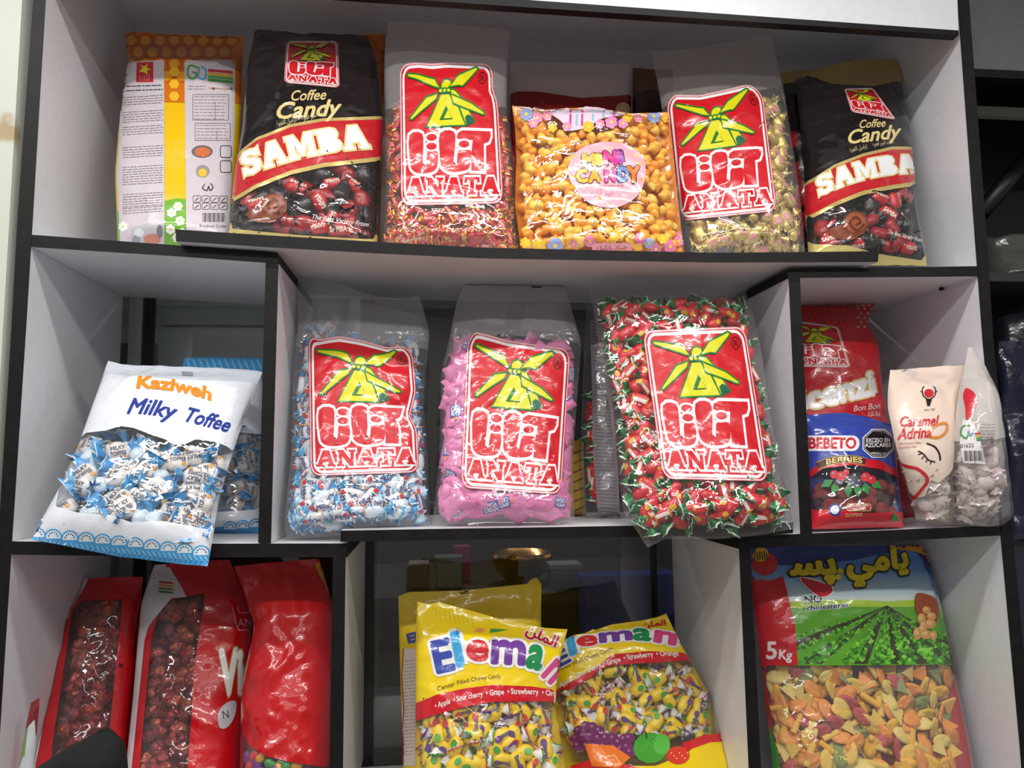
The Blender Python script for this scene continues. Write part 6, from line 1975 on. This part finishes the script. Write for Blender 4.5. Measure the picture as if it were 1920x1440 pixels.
# a slanted dark pipe and film-wrapped goods on it
A, B = P(1838, 400, .35), P(1960, 255, .40)
pv, pf = [], []
dirv = (B - A).normalized(); e1 = dirv.orthogonal().normalized(); e2 = dirv.cross(e1)
for p_ in (A, B):
    for k in range(14): pv.append(p_ + (e1 * math.cos(2 * PI * k / 14) + e2 * math.sin(2 * PI * k / 14)) * .022)
for k in range(14): pf.append((k, (k + 1) % 14, 14 + (k + 1) % 14, 14 + k))
pf += [tuple(range(14))[::-1], tuple(range(14, 28))]
o = mk('roll', pv, pf, plain('black_tube', (24, 22, 24), .4))
o.name = 'black_tube'; tag(o, 'slanted black tube leaning inside the dim neighbouring shelves', 'tube')
wrapm = plain('wrap_dark', (74, 76, 74), .25, bump=.7, scale=60)
for nm, lab, y0, y1, zfl, col in (('wrapped_pack', 'film-wrapped grey pack on the dim neighbouring shelf, under the black tube', 445, 520, zs, (84, 82, 76)), ('wrapped_pack', 'film-wrapped dark red pack on the lower neighbouring shelf', 560, 1010, zs2, (40, 34, 46)), ):
    L_ = [(1856 if y0 < 500 else 1874, y1 + 12), (1850 if y0 < 500 else 1866, y0)]; R_ = [(2010, y1 + 12), (2005, y0)]
    zf_ = zfl
    Bag(nm, lab, L_, R_, .27, .30, .10, pr(col, .25, .6, 20), pr(col), zmin=lambda x, z=zf_: z, nu=24, nv=24, wr=.010, seed=70 + y0, cat='pack', flat_t=.1)
b = Bag('wrapped_pack', 'blue film-wrapped pack at the front of the lower neighbouring shelf', [(1890, 1020), (1880, 800), (1872, 640)], [(2040, 1020), (2030, 640)], .15, .17, .05, pr((24, 27, 52), .2, .9, 16), pr((24, 27, 52)), zmin=lambda x: zs2, nu=24, nv=30, wr=.012, seed=77, cat='pack')

# ------------------------------------------------------------------ light: the shop's ceiling tubes and an added fill behind the window
def tube(x, y, z, w, l, e, col=(1, .98, .96), rz=0.0):
    d = bpy.data.lights.new('ceiling_tube_or_fill', 'AREA'); d.shape = 'RECTANGLE'; d.size = l; d.size_y = w
    d.energy = e; d.color = col
    o = bpy.data.objects.new('ceiling_tube_or_fill', d); o.location = (x, y, z); o.rotation_euler = (0, 0, rz)
    COL.objects.link(o)


for x in (-.95, .45):
    tube(x, -.74, 2.82, .07, 1.25, 11)
for x in (-1.3, 0.2, 1.6):
    tube(x, -1.8, 2.82, .07, 1.25, 15)
tube(-.2, -3.0, 2.82, .10, 2.4, 10)
tube(.1, 1.7, 2.8, .1, 1.2, 8)  # added fill that brightens the room behind the window, not a known tube
w = bpy.data.worlds.new('shop_light'); SC.world = w; w.use_nodes = True
bg = w.node_tree.nodes['Background']; bg.inputs[0].default_value = (.92, .95, 1.0, 1); bg.inputs[1].default_value = .28
SC.view_settings.view_transform = 'Standard'
SC.view_settings.look = 'None'
SC.view_settings.exposure = 0.42
SC.view_settings.gamma = 1.0
SC.cycles.transparent_max_bounces = 20
SC.cycles.max_bounces = 5
SC.cycles.adaptive_threshold = 0.04
SC.cycles.caustics_reflective = False
SC.cycles.caustics_refractive = False
SC.cycles.sample_clamp_indirect = 4.0
